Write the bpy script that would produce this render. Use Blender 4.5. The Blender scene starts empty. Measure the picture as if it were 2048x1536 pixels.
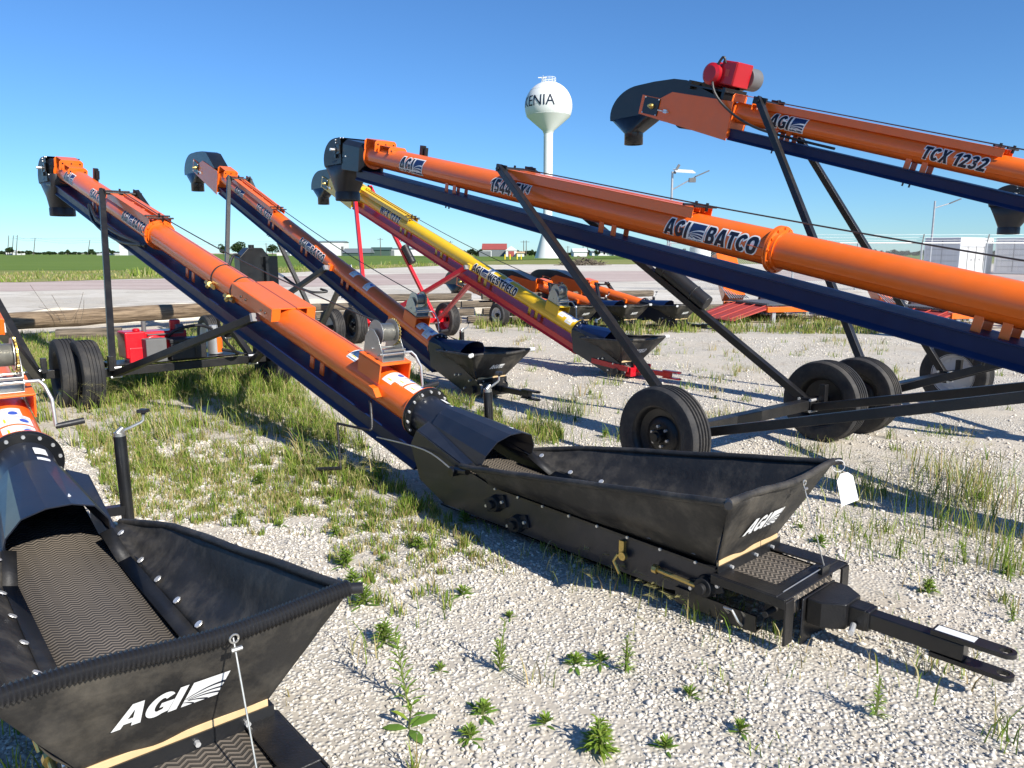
import bpy, bmesh, math, random
import numpy as np
from mathutils import Vector, Matrix, noise

random.seed(7)
RNG = np.random.default_rng(11)
R_ = math.radians
S = bpy.context.scene
COL = S.collection

# ------------------------------------------------------------------ camera, sky, sun, exposure
CAM_H = 1.7
PITCH = math.atan(263 / 1538.0)
cd = bpy.data.cameras.new('camera')
cd.sensor_fit = 'HORIZONTAL'; cd.sensor_width = 36.0; cd.lens = 36.0 * 1538 / 2048
cd.clip_start = 0.05; cd.clip_end = 4000
cam = bpy.data.objects.new('camera', cd); COL.objects.link(cam)
cam.location = (0, 0, CAM_H); cam.rotation_euler = (math.pi / 2 - PITCH, 0, 0)
S.camera = cam

SUN_AZ, SUN_EL = 312.5, 34.7       # towards the sun, counter-clockwise from +X
sun_dir = Vector((math.cos(R_(SUN_AZ)) * math.cos(R_(SUN_EL)), math.sin(R_(SUN_AZ)) * math.cos(R_(SUN_EL)), math.sin(R_(SUN_EL))))
w = bpy.data.worlds.new('World'); S.world = w; w.use_nodes = True
wn = w.node_tree.nodes; wl = w.node_tree.links
sky = wn.new('ShaderNodeTexSky'); sky.sky_type = 'NISHITA'; sky.sun_disc = False
sky.sun_elevation = R_(SUN_EL); sky.sun_rotation = R_(90 - SUN_AZ + 360)
sky.altitude = 300; sky.air_density = 1.0; sky.dust_density = 0.0; sky.ozone_density = 6.0
tint = wn.new('ShaderNodeMix'); tint.data_type = 'RGBA'; tint.blend_type = 'MULTIPLY'; tint.inputs['Factor'].default_value = 1.0
tint.inputs['B'].default_value = (0.56, 0.80, 1.0, 1); wl.new(sky.outputs[0], tint.inputs['A'])
wl.new(tint.outputs['Result'], wn['Background'].inputs[0]); wn['Background'].inputs[1].default_value = 0.100
sl = bpy.data.lights.new('sun', 'SUN'); sl.energy = 5.0; sl.angle = R_(0.5); sl.color = (1.0, 0.95, 0.86)
so = bpy.data.objects.new('sun', sl); COL.objects.link(so)
so.rotation_euler = sun_dir.to_track_quat('Z', 'Y').to_euler(); so.location = (5, -5, 20)
S.view_settings.view_transform = 'Standard'; S.view_settings.look = 'None'
S.view_settings.exposure = 0.55; S.view_settings.gamma = 1.0

# ------------------------------------------------------------------ helpers
CP, SP = math.cos(PITCH), math.sin(PITCH)
def at(u, v, z=0.0):
    """ground point (at height z) that a position in the photograph stands for"""
    x = (u - 1024) / 1538.0; y = -(v - 768) / 1538.0
    d = Vector((x, CP + SP * y, -SP + CP * y)); t = (z - CAM_H) / d.z
    return Vector((0, 0, CAM_H)) + d * t
def far(u, Y):
    return Vector(((u - 1024) / 1538.0 * Y, Y, 0))

def zat(v, Y): return CAM_H + Y * math.tan(math.atan((768 - v) / 1538.0) - PITCH)
def V(*a): return Vector(a)

def tag(o, label=None, cat=None, group=None, kind=None):
    if label: o['label'] = label
    if cat: o['category'] = cat
    if group: o['group'] = group
    if kind: o['kind'] = kind
    return o
def empty(name, loc, rz=0.0):
    o = bpy.data.objects.new(name, None); COL.objects.link(o)
    o.location = loc; o.rotation_euler = (0, 0, rz); o.empty_display_size = 0.2
    return o

class MB:
    def __init__(s): s.v = []; s.f = []; s.mi = []; s.cur = 0
    def add(s, vs, fs):
        b = len(s.v); s.v += [tuple(x) for x in vs]; s.f += [tuple(i + b for i in f) for f in fs]; s.mi += [s.cur] * len(fs); return s
    def frame_box(s, c, ax, ay, az):
        c = Vector(c); ax = Vector(ax); ay = Vector(ay); az = Vector(az)
        vs = [c + ax * i + ay * j + az * k for k in (-1, 1) for j in (-1, 1) for i in (-1, 1)]
        return s.add(vs, [(0, 1, 3, 2), (4, 6, 7, 5), (0, 4, 5, 1), (2, 3, 7, 6), (0, 2, 6, 4), (1, 5, 7, 3)])
    def box(s, c, size, rz=0.0):
        cz, sz = math.cos(rz), math.sin(rz)
        return s.frame_box(c, V(cz, sz, 0) * size[0] / 2, V(-sz, cz, 0) * size[1] / 2, V(0, 0, size[2] / 2))
    def beam(s, p0, p1, wx, wy, up=(0, 0, 1)):
        p0 = Vector(p0); p1 = Vector(p1); d = (p1 - p0); l = d.length; d /= l
        x = d.cross(Vector(up))
        if x.length < 1e-4: x = d.cross(V(1, 0, 0))
        x.normalize(); y = x.cross(d).normalized()
        return s.frame_box((p0 + p1) / 2, x * wx / 2, d * l / 2, y * wy / 2)
    def cyl(s, p0, p1, r0, r1=None, n=20, cap=True):
        r1 = r0 if r1 is None else r1
        p0 = Vector(p0); p1 = Vector(p1); d = (p1 - p0).normalized()
        x = d.orthogonal().normalized(); y = d.cross(x)
        vs = []
        for p, r in ((p0, r0), (p1, r1)):
            vs += [p + (x * math.cos(2 * math.pi * i / n) + y * math.sin(2 * math.pi * i / n)) * r for i in range(n)]
        fs = [(i, (i + 1) % n, n + (i + 1) % n, n + i) for i in range(n)]
        if cap: fs += [tuple(range(n - 1, -1, -1)), tuple(range(n, 2 * n))]
        return s.add(vs, fs)
    def lathe(s, c, axis, prof, n=32, closed=False):
        """prof: list of (radius, offset along axis)"""
        c = Vector(c); a = Vector(axis).normalized(); x = a.orthogonal().normalized(); y = a.cross(x)
        m = len(prof); vs = []
        for i in range(n):
            t = 2 * math.pi * i / n; e = x * math.cos(t) + y * math.sin(t)
            vs += [c + a * o + e * r for r, o in prof]
        fs = []
        for i in range(n):
            j = (i + 1) % n
            for k in range(m if closed else m - 1):
                k2 = (k + 1) % m
                fs.append((i * m + k, i * m + k2, j * m + k2, j * m + k))
        return s.add(vs, fs)
    def sweep(s, pts, r, n=10, cap=True, rfun=None):
        pts = [Vector(p) for p in pts]; m = len(pts); vs = []; prev = None
        for i, p in enumerate(pts):
            d = (pts[min(i + 1, m - 1)] - pts[max(i - 1, 0)]).normalized()
            if prev is None: x = d.orthogonal().normalized()
            else:
                x = prev - d * prev.dot(d)
                x = x.normalized() if x.length > 1e-6 else d.orthogonal().normalized()
            prev = x; y = d.cross(x); rr = rfun(i) if rfun else r
            vs += [p + (x * math.cos(2 * math.pi * k / n) + y * math.sin(2 * math.pi * k / n)) * rr for k in range(n)]
        fs = [(i * n + k, i * n + (k + 1) % n, (i + 1) * n + (k + 1) % n, (i + 1) * n + k) for i in range(m - 1) for k in range(n)]
        if cap: fs += [tuple(range(n - 1, -1, -1)), tuple(range((m - 1) * n, m * n))]
        return s.add(vs, fs)
    def prism(s, poly, o, ex, ey, ez):
        """poly in (ex, ey) from origin o, extruded along ez (a full vector) centred"""
        o = Vector(o); ex = Vector(ex); ey = Vector(ey); ez = Vector(ez); n = len(poly)
        vs = [o + ex * a + ey * b - ez / 2 for a, b in poly] + [o + ex * a + ey * b + ez / 2 for a, b in poly]
        fs = [(i, (i + 1) % n, n + (i + 1) % n, n + i) for i in range(n)] + [tuple(range(n - 1, -1, -1)), tuple(range(n, 2 * n))]
        return s.add(vs, fs)
    def loft(s, secs, closed=False, cap=False):
        n = len(secs[0]); vs = [p for q in secs for p in q]; fs = []
        for i in range(len(secs) - 1):
            for k in range(n if closed else n - 1):
                k2 = (k + 1) % n
                fs.append((i * n + k, i * n + k2, (i + 1) * n + k2, (i + 1) * n + k))
        if cap: fs += [tuple(range(n - 1, -1, -1)), tuple(range((len(secs) - 1) * n, len(secs) * n))]
        return s.add(vs, fs)
    def quad(s, a, b, c, d): return s.add([a, b, c, d], [(0, 1, 2, 3)])
    def build(s, name, mat, parent=None, bevel=0.0, smooth=35, solid=0.0, recalc=True):
        me = bpy.data.meshes.new(name); me.from_pydata(s.v, [], s.f); 
        if recalc:
            bm = bmesh.new(); bm.from_mesh(me); bmesh.ops.recalc_face_normals(bm, faces=bm.faces); bm.to_mesh(me); bm.free()
        if smooth:
            me.polygons.foreach_set('use_smooth', [True] * len(me.polygons)); me.set_sharp_from_angle(angle=R_(smooth))
        mats = mat if isinstance(mat, (list, tuple)) else [mat]
        for m in mats: me.materials.append(m)
        if len(mats) > 1: me.polygons.foreach_set('material_index', s.mi)
        o = bpy.data.objects.new(name, me); COL.objects.link(o)
        if parent: o.parent = parent
        if solid:
            md = o.modifiers.new('solid', 'SOLIDIFY'); md.thickness = solid; md.offset = 0
        if bevel:
            md = o.modifiers.new('bevel', 'BEVEL'); md.width = bevel; md.segments = 2; md.limit_method = 'ANGLE'; md.angle_limit = R_(40); md.harden_normals = True
        return o

def np_mesh(name, verts, faces, mat, parent=None, colors=None, smooth=False):
    """verts (N,3), faces (M,k) arrays -> one mesh object"""
    me = bpy.data.meshes.new(name); verts = np.asarray(verts, np.float32); faces = np.asarray(faces, np.int32)
    k = faces.shape[1]
    me.vertices.add(len(verts)); me.vertices.foreach_set('co', verts.ravel())
    me.loops.add(faces.size); me.loops.foreach_set('vertex_index', faces.ravel())
    me.polygons.add(len(faces)); me.polygons.foreach_set('loop_start', np.arange(0, faces.size, k, dtype=np.int32))
    me.polygons.foreach_set('loop_total', np.full(len(faces), k, np.int32))
    if smooth: me.polygons.foreach_set('use_smooth', np.ones(len(faces), bool))
    me.update(calc_edges=True)
    if colors is not None:
        a = me.color_attributes.new('tint', 'FLOAT_COLOR', 'POINT')
        c = np.ones((len(verts), 4), np.float32); c[:, :3] = colors; a.data.foreach_set('color', c.ravel())
    me.materials.append(mat)
    o = bpy.data.objects.new(name, me); COL.objects.link(o)
    if parent: o.parent = parent
    return o

# ------------------------------------------------------------------ materials
def newmat(name):
    m = bpy.data.materials.new(name); m.use_nodes = True
    return m, m.node_tree.nodes, m.node_tree.links, m.node_tree.nodes['Principled BSDF']
def paint(name, col, rough=0.35, metal=0.0, coat=0.0, var=0.12, scale=9.0, bump=0.0, bscale=60.0, dust=0.0, spec=0.5):
    m, n, l, b = newmat(name)
    tc = n.new('ShaderNodeTexCoord'); nz = n.new('ShaderNodeTexNoise'); nz.inputs['Scale'].default_value = scale; nz.inputs['Detail'].default_value = 6
    l.new(tc.outputs['Object'], nz.inputs['Vector'])
    mx = n.new('ShaderNodeMix'); mx.data_type = 'RGBA'
    mx.inputs['A'].default_value = (*[c * (1 - var) for c in col], 1); mx.inputs['B'].default_value = (*[min(1, c * (1 + var)) for c in col], 1)
    l.new(nz.outputs['Fac'], mx.inputs['Factor'])
    out = mx.outputs['Result']
    if dust:
        n2 = n.new('ShaderNodeTexNoise'); n2.inputs['Scale'].default_value = 3.1; n2.inputs['Detail'].default_value = 9; n2.inputs['Roughness'].default_value = 0.7
        l.new(tc.outputs['Object'], n2.inputs['Vector'])
        rp = n.new('ShaderNodeMapRange'); rp.inputs[1].default_value = 0.45; rp.inputs[2].default_value = 0.8; rp.inputs[3].default_value = 0; rp.inputs[4].default_value = dust
        l.new(n2.outputs['Fac'], rp.inputs[0])
        m2 = n.new('ShaderNodeMix'); m2.data_type = 'RGBA'; m2.inputs['B'].default_value = (0.30, 0.26, 0.20, 1)
        l.new(rp.outputs[0], m2.inputs['Factor']); l.new(out, m2.inputs['A']); out = m2.outputs['Result']
    l.new(out, b.inputs['Base Color'])
    mr = n.new('ShaderNodeMapRange'); mr.inputs[3].default_value = rough * 0.8; mr.inputs[4].default_value = min(1, rough * 1.3)
    l.new(nz.outputs['Fac'], mr.inputs[0]); l.new(mr.outputs[0], b.inputs['Roughness'])
    b.inputs['Metallic'].default_value = metal; b.inputs['Specular IOR Level'].default_value = spec; b.inputs['Coat Weight'].default_value = coat; b.inputs['Coat Roughness'].default_value = 0.08
    if bump:
        n3 = n.new('ShaderNodeTexNoise'); n3.inputs['Scale'].default_value = bscale; n3.inputs['Detail'].default_value = 4
        l.new(tc.outputs['Object'], n3.inputs['Vector'])
        bp = n.new('ShaderNodeBump'); bp.inputs['Strength'].default_value = bump; bp.inputs['Distance'].default_value = 0.01
        l.new(n3.outputs['Fac'], bp.inputs['Height']); l.new(bp.outputs[0], b.inputs['Normal'])
    return m

M = {}
M['orange'] = paint('orange_paint', (0.86, 0.150, 0.010), 0.32, coat=0.3, var=0.08, dust=0.12)
M['navy'] = paint('navy_paint', (0.003, 0.015, 0.070), 0.42, coat=0.0, var=0.2, dust=0.01, spec=0.35)
M['black'] = paint('black_paint', (0.008, 0.009, 0.011), 0.32, coat=0.2, var=0.3, dust=0.05)
M['blackmatt'] = paint('black_matt', (0.013, 0.013, 0.014), 0.55, var=0.3, bump=0.15, dust=0.12)
M['frame'] = paint('black_frame_paint', (0.009, 0.009, 0.010), 0.38, var=0.3, bump=0.2, bscale=120, dust=0.08)
M['boot'] = paint('black_boot_paint', (0.013, 0.017, 0.028), 0.34, coat=0.2, var=0.3, bump=0.08, bscale=220, dust=0.04)
M['canvas'] = paint('black_canvas', (0.019, 0.018, 0.017), 0.55, var=0.4, bump=0.5, bscale=14, dust=0.42)
M['rubber'] = paint('tyre_rubber', (0.022, 0.022, 0.024), 0.72, var=0.25, bump=0.2, bscale=90, dust=0.30)
M['yellow'] = paint('yellow_paint', (0.80, 0.50, 0.012), 0.32, coat=0.3, var=0.06, dust=0.1)
M['red'] = paint('red_paint', (0.56, 0.008, 0.018), 0.34, coat=0.15, var=0.08, dust=0.02)
M['motor_red'] = paint('motor_red', (0.40, 0.006, 0.014), 0.34, coat=0.15, var=0.1)
M['ramp_red'] = paint('faded_red_paint', (0.50, 0.06, 0.04), 0.5, var=0.15, dust=0.25)
M['zinc'] = paint('zinc_plate', (0.55, 0.54, 0.50), 0.34, metal=0.85, var=0.15, scale=30)
M['brass'] = paint('yellow_zinc', (0.62, 0.46, 0.16), 0.35, metal=0.85, var=0.15, scale=30)
M['steel'] = paint('bolt_steel', (0.75, 0.75, 0.74), 0.3, metal=0.6, var=0.1)
M['white'] = paint('white_label', (0.80, 0.80, 0.78), 0.45, var=0.03)
M['wood'] = paint('pale_wood', (0.60, 0.42, 0.22), 0.6, var=0.18, scale=25)
M['decal_blk'] = paint('decal_black', (0.008, 0.012, 0.028), 0.35, var=0.1)
M['decal_navy'] = paint('decal_navy', (0.012, 0.030, 0.11), 0.35, var=0.1)
M['decal_red'] = paint('decal_brown', (0.18, 0.03, 0.01), 0.4, var=0.1)
M['warn_yellow'] = paint('warning_yellow', (0.85, 0.62, 0.02), 0.45, var=0.04)
M['warn_blue'] = paint('warning_blue', (0.03, 0.10, 0.45), 0.45, var=0.04)
M['grey_print'] = paint('grey_print', (0.42, 0.42, 0.44), 0.5, var=0.05)
M['rim_grey'] = paint('grey_wheel_paint', (0.60, 0.61, 0.63), 0.38, var=0.08, dust=0.1)
M['rim_white'] = paint('white_wheel_paint', (0.68, 0.68, 0.66), 0.4, var=0.06, dust=0.15)
M['cable'] = paint('wire_rope', (0.06, 0.06, 0.06), 0.45, metal=0.4)
M['grey_box'] = paint('grey_enclosure', (0.13, 0.13, 0.13), 0.5, var=0.1)
M['plastic'] = paint('black_plastic', (0.018, 0.018, 0.02), 0.42, var=0.2, bump=0.1)
M['tower_white'] = paint('tower_white', (0.72, 0.73, 0.72), 0.5, var=0.05, scale=0.4)
M['building_white'] = paint('white_siding', (0.70, 0.70, 0.68), 0.6, var=0.06, scale=0.3)
M['roof_red'] = paint('red_roof', (0.34, 0.075, 0.06), 0.6, var=0.12, scale=0.5)
M['roof_grey'] = paint('grey_roof', (0.16, 0.18, 0.19), 0.6, var=0.12, scale=0.5)
M['green_roof'] = paint('dark_green_siding', (0.05, 0.09, 0.07), 0.6, var=0.15, scale=0.5)
M['container'] = paint('white_container_paint', (0.66, 0.67, 0.67), 0.45, var=0.08, scale=2, dust=0.12)
M['galv'] = paint('galvanised', (0.42, 0.43, 0.44), 0.45, metal=0.6, var=0.15)
M['pole_wood'] = paint('pole_wood', (0.10, 0.085, 0.07), 0.8, var=0.2)
M['belt_rubber'] = paint('grey_rubber', (0.10, 0.10, 0.105), 0.6, var=0.2, dust=0.2)

def chevron_mat():
    m, n, l, b = newmat('chevron_belt')
    tc = n.new('ShaderNodeTexCoord'); sx = n.new('ShaderNodeSeparateXYZ'); l.new(tc.outputs['Object'], sx.inputs[0])
    def mth(op, a, bv=None, c=None):
        q = n.new('ShaderNodeMath'); q.operation = op
        for i, t in enumerate((a, bv)):
            if t is None: continue
            if isinstance(t, (int, float)): q.inputs[i].default_value = t
            else: l.new(t, q.inputs[i])
        return q.outputs[0]
    pp = mth('PINGPONG', sx.outputs[0], 0.026)
    yy = mth('ADD', sx.outputs[1], mth('MULTIPLY', pp, 0.75))
    sn = mth('SINE', mth('MULTIPLY', yy, 2 * math.pi / 0.0225))
    rp = n.new('ShaderNodeMapRange'); rp.inputs[1].default_value = -0.3; rp.inputs[2].default_value = 0.35; l.new(sn, rp.inputs[0])
    nz = n.new('ShaderNodeTexNoise'); nz.inputs['Scale'].default_value = 5; nz.inputs['Detail'].default_value = 8; l.new(tc.outputs['Object'], nz.inputs['Vector'])
    mx = n.new('ShaderNodeMix'); mx.data_type = 'RGBA'; mx.inputs['A'].default_value = (0.13, 0.112, 0.092, 1); mx.inputs['B'].default_value = (0.27, 0.225, 0.18, 1)
    l.new(nz.outputs['Fac'], mx.inputs['Factor'])
    m3 = n.new('ShaderNodeMix'); m3.data_type = 'RGBA'; m3.inputs['A'].default_value = (0.050, 0.044, 0.037, 1)
    l.new(rp.outputs[0], m3.inputs['Factor']); l.new(mx.outputs['Result'], m3.inputs['B'])
    l.new(m3.outputs['Result'], b.inputs['Base Color']); b.inputs['Roughness'].default_value = 0.65
    bp = n.new('ShaderNodeBump'); bp.inputs['Strength'].default_value = 1.0; bp.inputs['Distance'].default_value = 0.012
    l.new(rp.outputs[0], bp.inputs['Height']); l.new(bp.outputs[0], b.inputs['Normal'])
    return m
M['chevron'] = chevron_mat()

def tint_mat(name, rough=0.8, trans=0.0):
    m, n, l, b = newmat(name)
    a = n.new('ShaderNodeAttribute'); a.attribute_name = 'tint'
    l.new(a.outputs['Color'], b.inputs['Base Color']); b.inputs['Roughness'].default_value = rough
    b.inputs['Specular IOR Level'].default_value = 0.25
    if trans:
        t = n.new('ShaderNodeBsdfTranslucent'); l.new(a.outputs['Color'], t.inputs[0])
        mx = n.new('ShaderNodeMixShader'); mx.inputs[0].default_value = trans
        l.new(b.outputs[0], mx.inputs[1]); l.new(t.outputs[0], mx.inputs[2]); l.new(mx.outputs[0], n['Material Output'].inputs[0])
    return m
M['leaf'] = tint_mat('leaf', 0.6, 0.35)
M['stone'] = tint_mat('stone', 0.85)

def wood_mat(name, c1, c2, sc=(0.9, 16, 16)):
    m, n, l, b = newmat(name)
    tc = n.new('ShaderNodeTexCoord'); mp = n.new('ShaderNodeMapping'); mp.inputs['Scale'].default_value = sc; l.new(tc.outputs['Object'], mp.inputs[0])
    nz = n.new('ShaderNodeTexNoise'); nz.inputs['Scale'].default_value = 1.6; nz.inputs['Detail'].default_value = 10; nz.inputs['Roughness'].default_value = 0.7; l.new(mp.outputs[0], nz.inputs['Vector'])
    cr = n.new('ShaderNodeValToRGB'); cr.color_ramp.elements[0].position = 0.36; cr.color_ramp.elements[0].color = (*c1, 1); cr.color_ramp.elements[1].position = 0.66; cr.color_ramp.elements[1].color = (*c2, 1)
    l.new(nz.outputs['Fac'], cr.inputs[0]); l.new(cr.outputs[0], b.inputs['Base Color']); b.inputs['Roughness'].default_value = 0.9
    bp = n.new('ShaderNodeBump'); bp.inputs['Strength'].default_value = 0.9; bp.inputs['Distance'].default_value = 0.03
    l.new(nz.outputs['Fac'], bp.inputs['Height']); l.new(bp.outputs[0], b.inputs['Normal'])
    return m
M['log'] = wood_mat('weathered_log', (0.07, 0.044, 0.026), (0.34, 0.25, 0.16))
M['tie'] = wood_mat('old_tie', (0.035, 0.028, 0.022), (0.25, 0.20, 0.145))

def ground_mat():
    m, n, l, b = newmat('gravel_ground')
    tc = n.new('ShaderNodeTexCoord'); P = tc.outputs['Object']
    def noise_(scale, det=6, rough=0.6):
        q = n.new('ShaderNodeTexNoise'); q.inputs['Scale'].default_value = scale; q.inputs['Detail'].default_value = det; q.inputs['Roughness'].default_value = rough; l.new(P, q.inputs['Vector']); return q.outputs['Fac']
    def mix(f, a, bb, mode='MIX'):
        q = n.new('ShaderNodeMix'); q.data_type = 'RGBA'; q.blend_type = mode
        for nm, t in (('Factor', f), ('A', a), ('B', bb)):
            if isinstance(t, tuple): q.inputs[nm].default_value = (*t, 1)
            elif isinstance(t, (int, float)): q.inputs[nm].default_value = t
            else: l.new(t, q.inputs[nm])
        return q.outputs['Result']
    def rng(f, a, bb, c=0, d=1):
        q = n.new('ShaderNodeMapRange'); q.inputs[1].default_value = a; q.inputs[2].default_value = bb; q.inputs[3].default_value = c; q.inputs[4].default_value = d; l.new(f, q.inputs[0]); return q.outputs[0]
    vo = n.new('ShaderNodeTexVoronoi'); vo.inputs['Scale'].default_value = 52; vo.inputs['Randomness'].default_value = 1; l.new(P, vo.inputs['Vector'])
    vo2 = n.new('ShaderNodeTexVoronoi'); vo2.inputs['Scale'].default_value = 11; l.new(P, vo2.inputs['Vector'])
    sc = n.new('ShaderNodeSeparateColor'); l.new(vo.outputs['Color'], sc.inputs[0])
    stone = mix(sc.outputs[0], (0.52, 0.485, 0.42), (0.80, 0.76, 0.68))
    edge = rng(vo.outputs['Distance'], 0.25, 0.62)
    c = mix(edge, stone, (0.44, 0.395, 0.325))
    patch = rng(noise_(0.7, 9, 0.7), 0.44, 0.60)
    dirt = mix(noise_(9, 8), (0.45, 0.385, 0.30), (0.66, 0.60, 0.50))
    c = mix(mix(0.75, (0, 0, 0), patch), c, dirt)
    brown = rng(noise_(0.9, 8, 0.7), 0.55, 0.74, 0, 0.6)
    c = mix(brown, c, (0.30, 0.235, 0.16))
    l.new(c, b.inputs['Base Color']); b.inputs['Roughness'].default_value = 0.95; b.inputs['Specular IOR Level'].default_value = 0.15
    h = n.new('ShaderNodeMath'); h.operation = 'ADD'
    l.new(rng(vo.outputs['Distance'], 0.0, 0.6, 1, 0), h.inputs[0]); l.new(rng(vo2.outputs['Distance'], 0.0, 0.7, 0.8, 0), h.inputs[1])
    bp = n.new('ShaderNodeBump'); bp.inputs['Strength'].default_value = 0.65; bp.inputs['Distance'].default_value = 0.012
    fl = n.new('ShaderNodeMath'); fl.operation = 'MULTIPLY'; l.new(h.outputs[0], fl.inputs[0]); l.new(rng(noise_(0.7, 9, 0.7), 0.46, 0.62, 1, 0.25), fl.inputs[1])
    l.new(fl.outputs[0], bp.inputs['Height']); l.new(bp.outputs[0], b.inputs['Normal'])
    return m
def soft_mat(name, c1, c2, c3, s1, s2, stretch=(1, 1, 1), bump=0.3):
    m, n, l, b = newmat(name)
    tc = n.new('ShaderNodeTexCoord'); mp = n.new('ShaderNodeMapping'); mp.inputs['Scale'].default_value = stretch; l.new(tc.outputs['Object'], mp.inputs[0])
    a = n.new('ShaderNodeTexNoise'); a.inputs['Scale'].default_value = s1; a.inputs['Detail'].default_value = 8; a.inputs['Roughness'].default_value = 0.65; l.new(mp.outputs[0], a.inputs['Vector'])
    d = n.new('ShaderNodeTexNoise'); d.inputs['Scale'].default_value = s2; d.inputs['Detail'].default_value = 8; d.inputs['Roughness'].default_value = 0.75; l.new(mp.outputs[0], d.inputs['Vector'])
    cr = n.new('ShaderNodeValToRGB'); cr.color_ramp.elements[0].position = 0.35; cr.color_ramp.elements[0].color = (*c1, 1); cr.color_ramp.elements[1].position = 0.68; cr.color_ramp.elements[1].color = (*c3, 1)
    e = cr.color_ramp.elements.new(0.5); e.color = (*c2, 1)
    ad = n.new('ShaderNodeMath'); ad.operation = 'MULTIPLY_ADD'; ad.inputs[1].default_value = 0.5; l.new(a.outputs['Fac'], ad.inputs[0])
    hf = n.new('ShaderNodeMath'); hf.operation = 'MULTIPLY'; hf.inputs[1].default_value = 0.5; l.new(d.outputs['Fac'], hf.inputs[0]); l.new(hf.outputs[0], ad.inputs[2])
    l.new(ad.outputs[0], cr.inputs[0]); l.new(cr.outputs[0], b.inputs['Base Color']); b.inputs['Roughness'].default_value = 0.95; b.inputs['Specular IOR Level'].default_value = 0.1
    bp = n.new('ShaderNodeBump'); bp.inputs['Strength'].default_value = bump; bp.inputs['Distance'].default_value = 0.1
    l.new(d.outputs['Fac'], bp.inputs['Height']); l.new(bp.outputs[0], b.inputs['Normal'])
    return m
M['ground'] = ground_mat()
M['field'] = soft_mat('crop_field', (0.085, 0.145, 0.025), (0.125, 0.19, 0.035), (0.18, 0.23, 0.055), 0.06, 1.2, (0.35, 1.6, 1))
M['verge'] = soft_mat('rough_verge', (0.14, 0.18, 0.04), (0.24, 0.25, 0.08), (0.34, 0.31, 0.14), 0.15, 1.1, (0.4, 1.4, 1), 0.6)
M['road'] = soft_mat('red_gravel', (0.36, 0.275, 0.245), (0.47, 0.375, 0.335), (0.60, 0.51, 0.455), 0.2, 3.5, (0.3, 1.6, 1))
M['lot'] = soft_mat('pale_lot', (0.44, 0.395, 0.325), (0.60, 0.55, 0.47), (0.74, 0.70, 0.62), 0.16, 3.4, (0.45, 1.6, 1), 0.5)

# ------------------------------------------------------------------ the setting: ground sheets
def ground_z(x, y):
    r = math.hypot(x, y)
    if r > 40: return 0.0
    rise = 0.05 * math.exp(-((x + 4.4) ** 2 + (y - 8.4) ** 2) / 5.0)
    return rise + 0.035 * noise.noise((x * 0.35, y * 0.35, 0.3)) + 0.012 * noise.noise((x * 1.6, y * 1.6, 2.0))
def build_ground():
    mb = MB(); xs = [-3000, -900, -300, -120, -60, -42]; xs += list(np.arange(-40, 40.1, 0.5)); xs += [42, 60, 120, 300, 900, 3000]
    ys = [-60, -20, -5]; ys += list(np.arange(-1, 40.1, 0.4)); ys += [42, 60, 100, 200, 500, 1200, 3500]
    vs = [(x, y, ground_z(x, y)) for y in ys for x in xs]; nx = len(xs)
    fs = [(j * nx + i, j * nx + i + 1, (j + 1) * nx + i + 1, (j + 1) * nx + i) for j in range(len(ys) - 1) for i in range(nx - 1)]
    mb.add(vs, fs); tag(mb.build('ground', M['ground'], recalc=False), kind='structure')
build_ground()
def sheet(name, pts_near, pts_far, z, mat, wob=0.6, n=60):
    """strip between a near edge and a far edge (polylines), with irregular near edge"""
    def samp(pl, t):
        f = t * (len(pl) - 1); i = min(int(f), len(pl) - 2); return Vector(pl[i]).lerp(Vector(pl[i + 1]), f - i)
    secs = [[], []]
    for k in range(n + 1):
        t = k / n; a = samp(pts_near, t); b = samp(pts_far, t)
        wv = wob * (noise.noise((t * 23.0, z * 100, 1.7)) + 0.5 * noise.noise((t * 71.0, z * 50, 4.0)))
        wf = wob * noise.noise((t * 19.0, 7.0, z * 90))
        secs[0].append(V(a.x, a.y + wv, z)); secs[1].append(V(b.x, b.y + wf, z))
    mb = MB(); mb.loft(secs); return tag(mb.build(name, mat, recalc=False, smooth=0), kind='structure')
# pale gravel lot beyond the logs, red gravel road, rough verge, crop field
sheet('gravel_lot', [(-60, 19.5), (-16, 20.5), (-8, 21), (0, 22), (10, 26), (30, 30), (80, 30)], [(-60, 118), (0, 118), (80, 118)], 0.006, M['lot'], 0.5)
sheet('gravel_road', [(-120, 32), (-28, 33.5), (-16, 36), (-4, 42), (10, 47), (60, 50), (120, 50)], [(-120, 44), (-28, 45), (-16, 56), (-4, 66), (10, 72), (60, 74), (120, 74)], 0.011, M['road'], 1.0)
sheet('verge', [(-300, 38), (-28, 44.5), (-22, 54), (-19, 66), (-8, 106), (5, 112), (30, 116), (60, 118), (300, 118)], [(-300, 470), (0, 470), (300, 470)], 0.020, M['verge'], 2.5, 120)
sheet('crop_field', [(-700, 66), (-60, 72), (-30, 74), (-20, 100), (0, 175), (80, 210), (700, 240)], [(-1400, 900), (0, 900), (1400, 900)], 0.034, M['field'], 1.5, 90)

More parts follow.
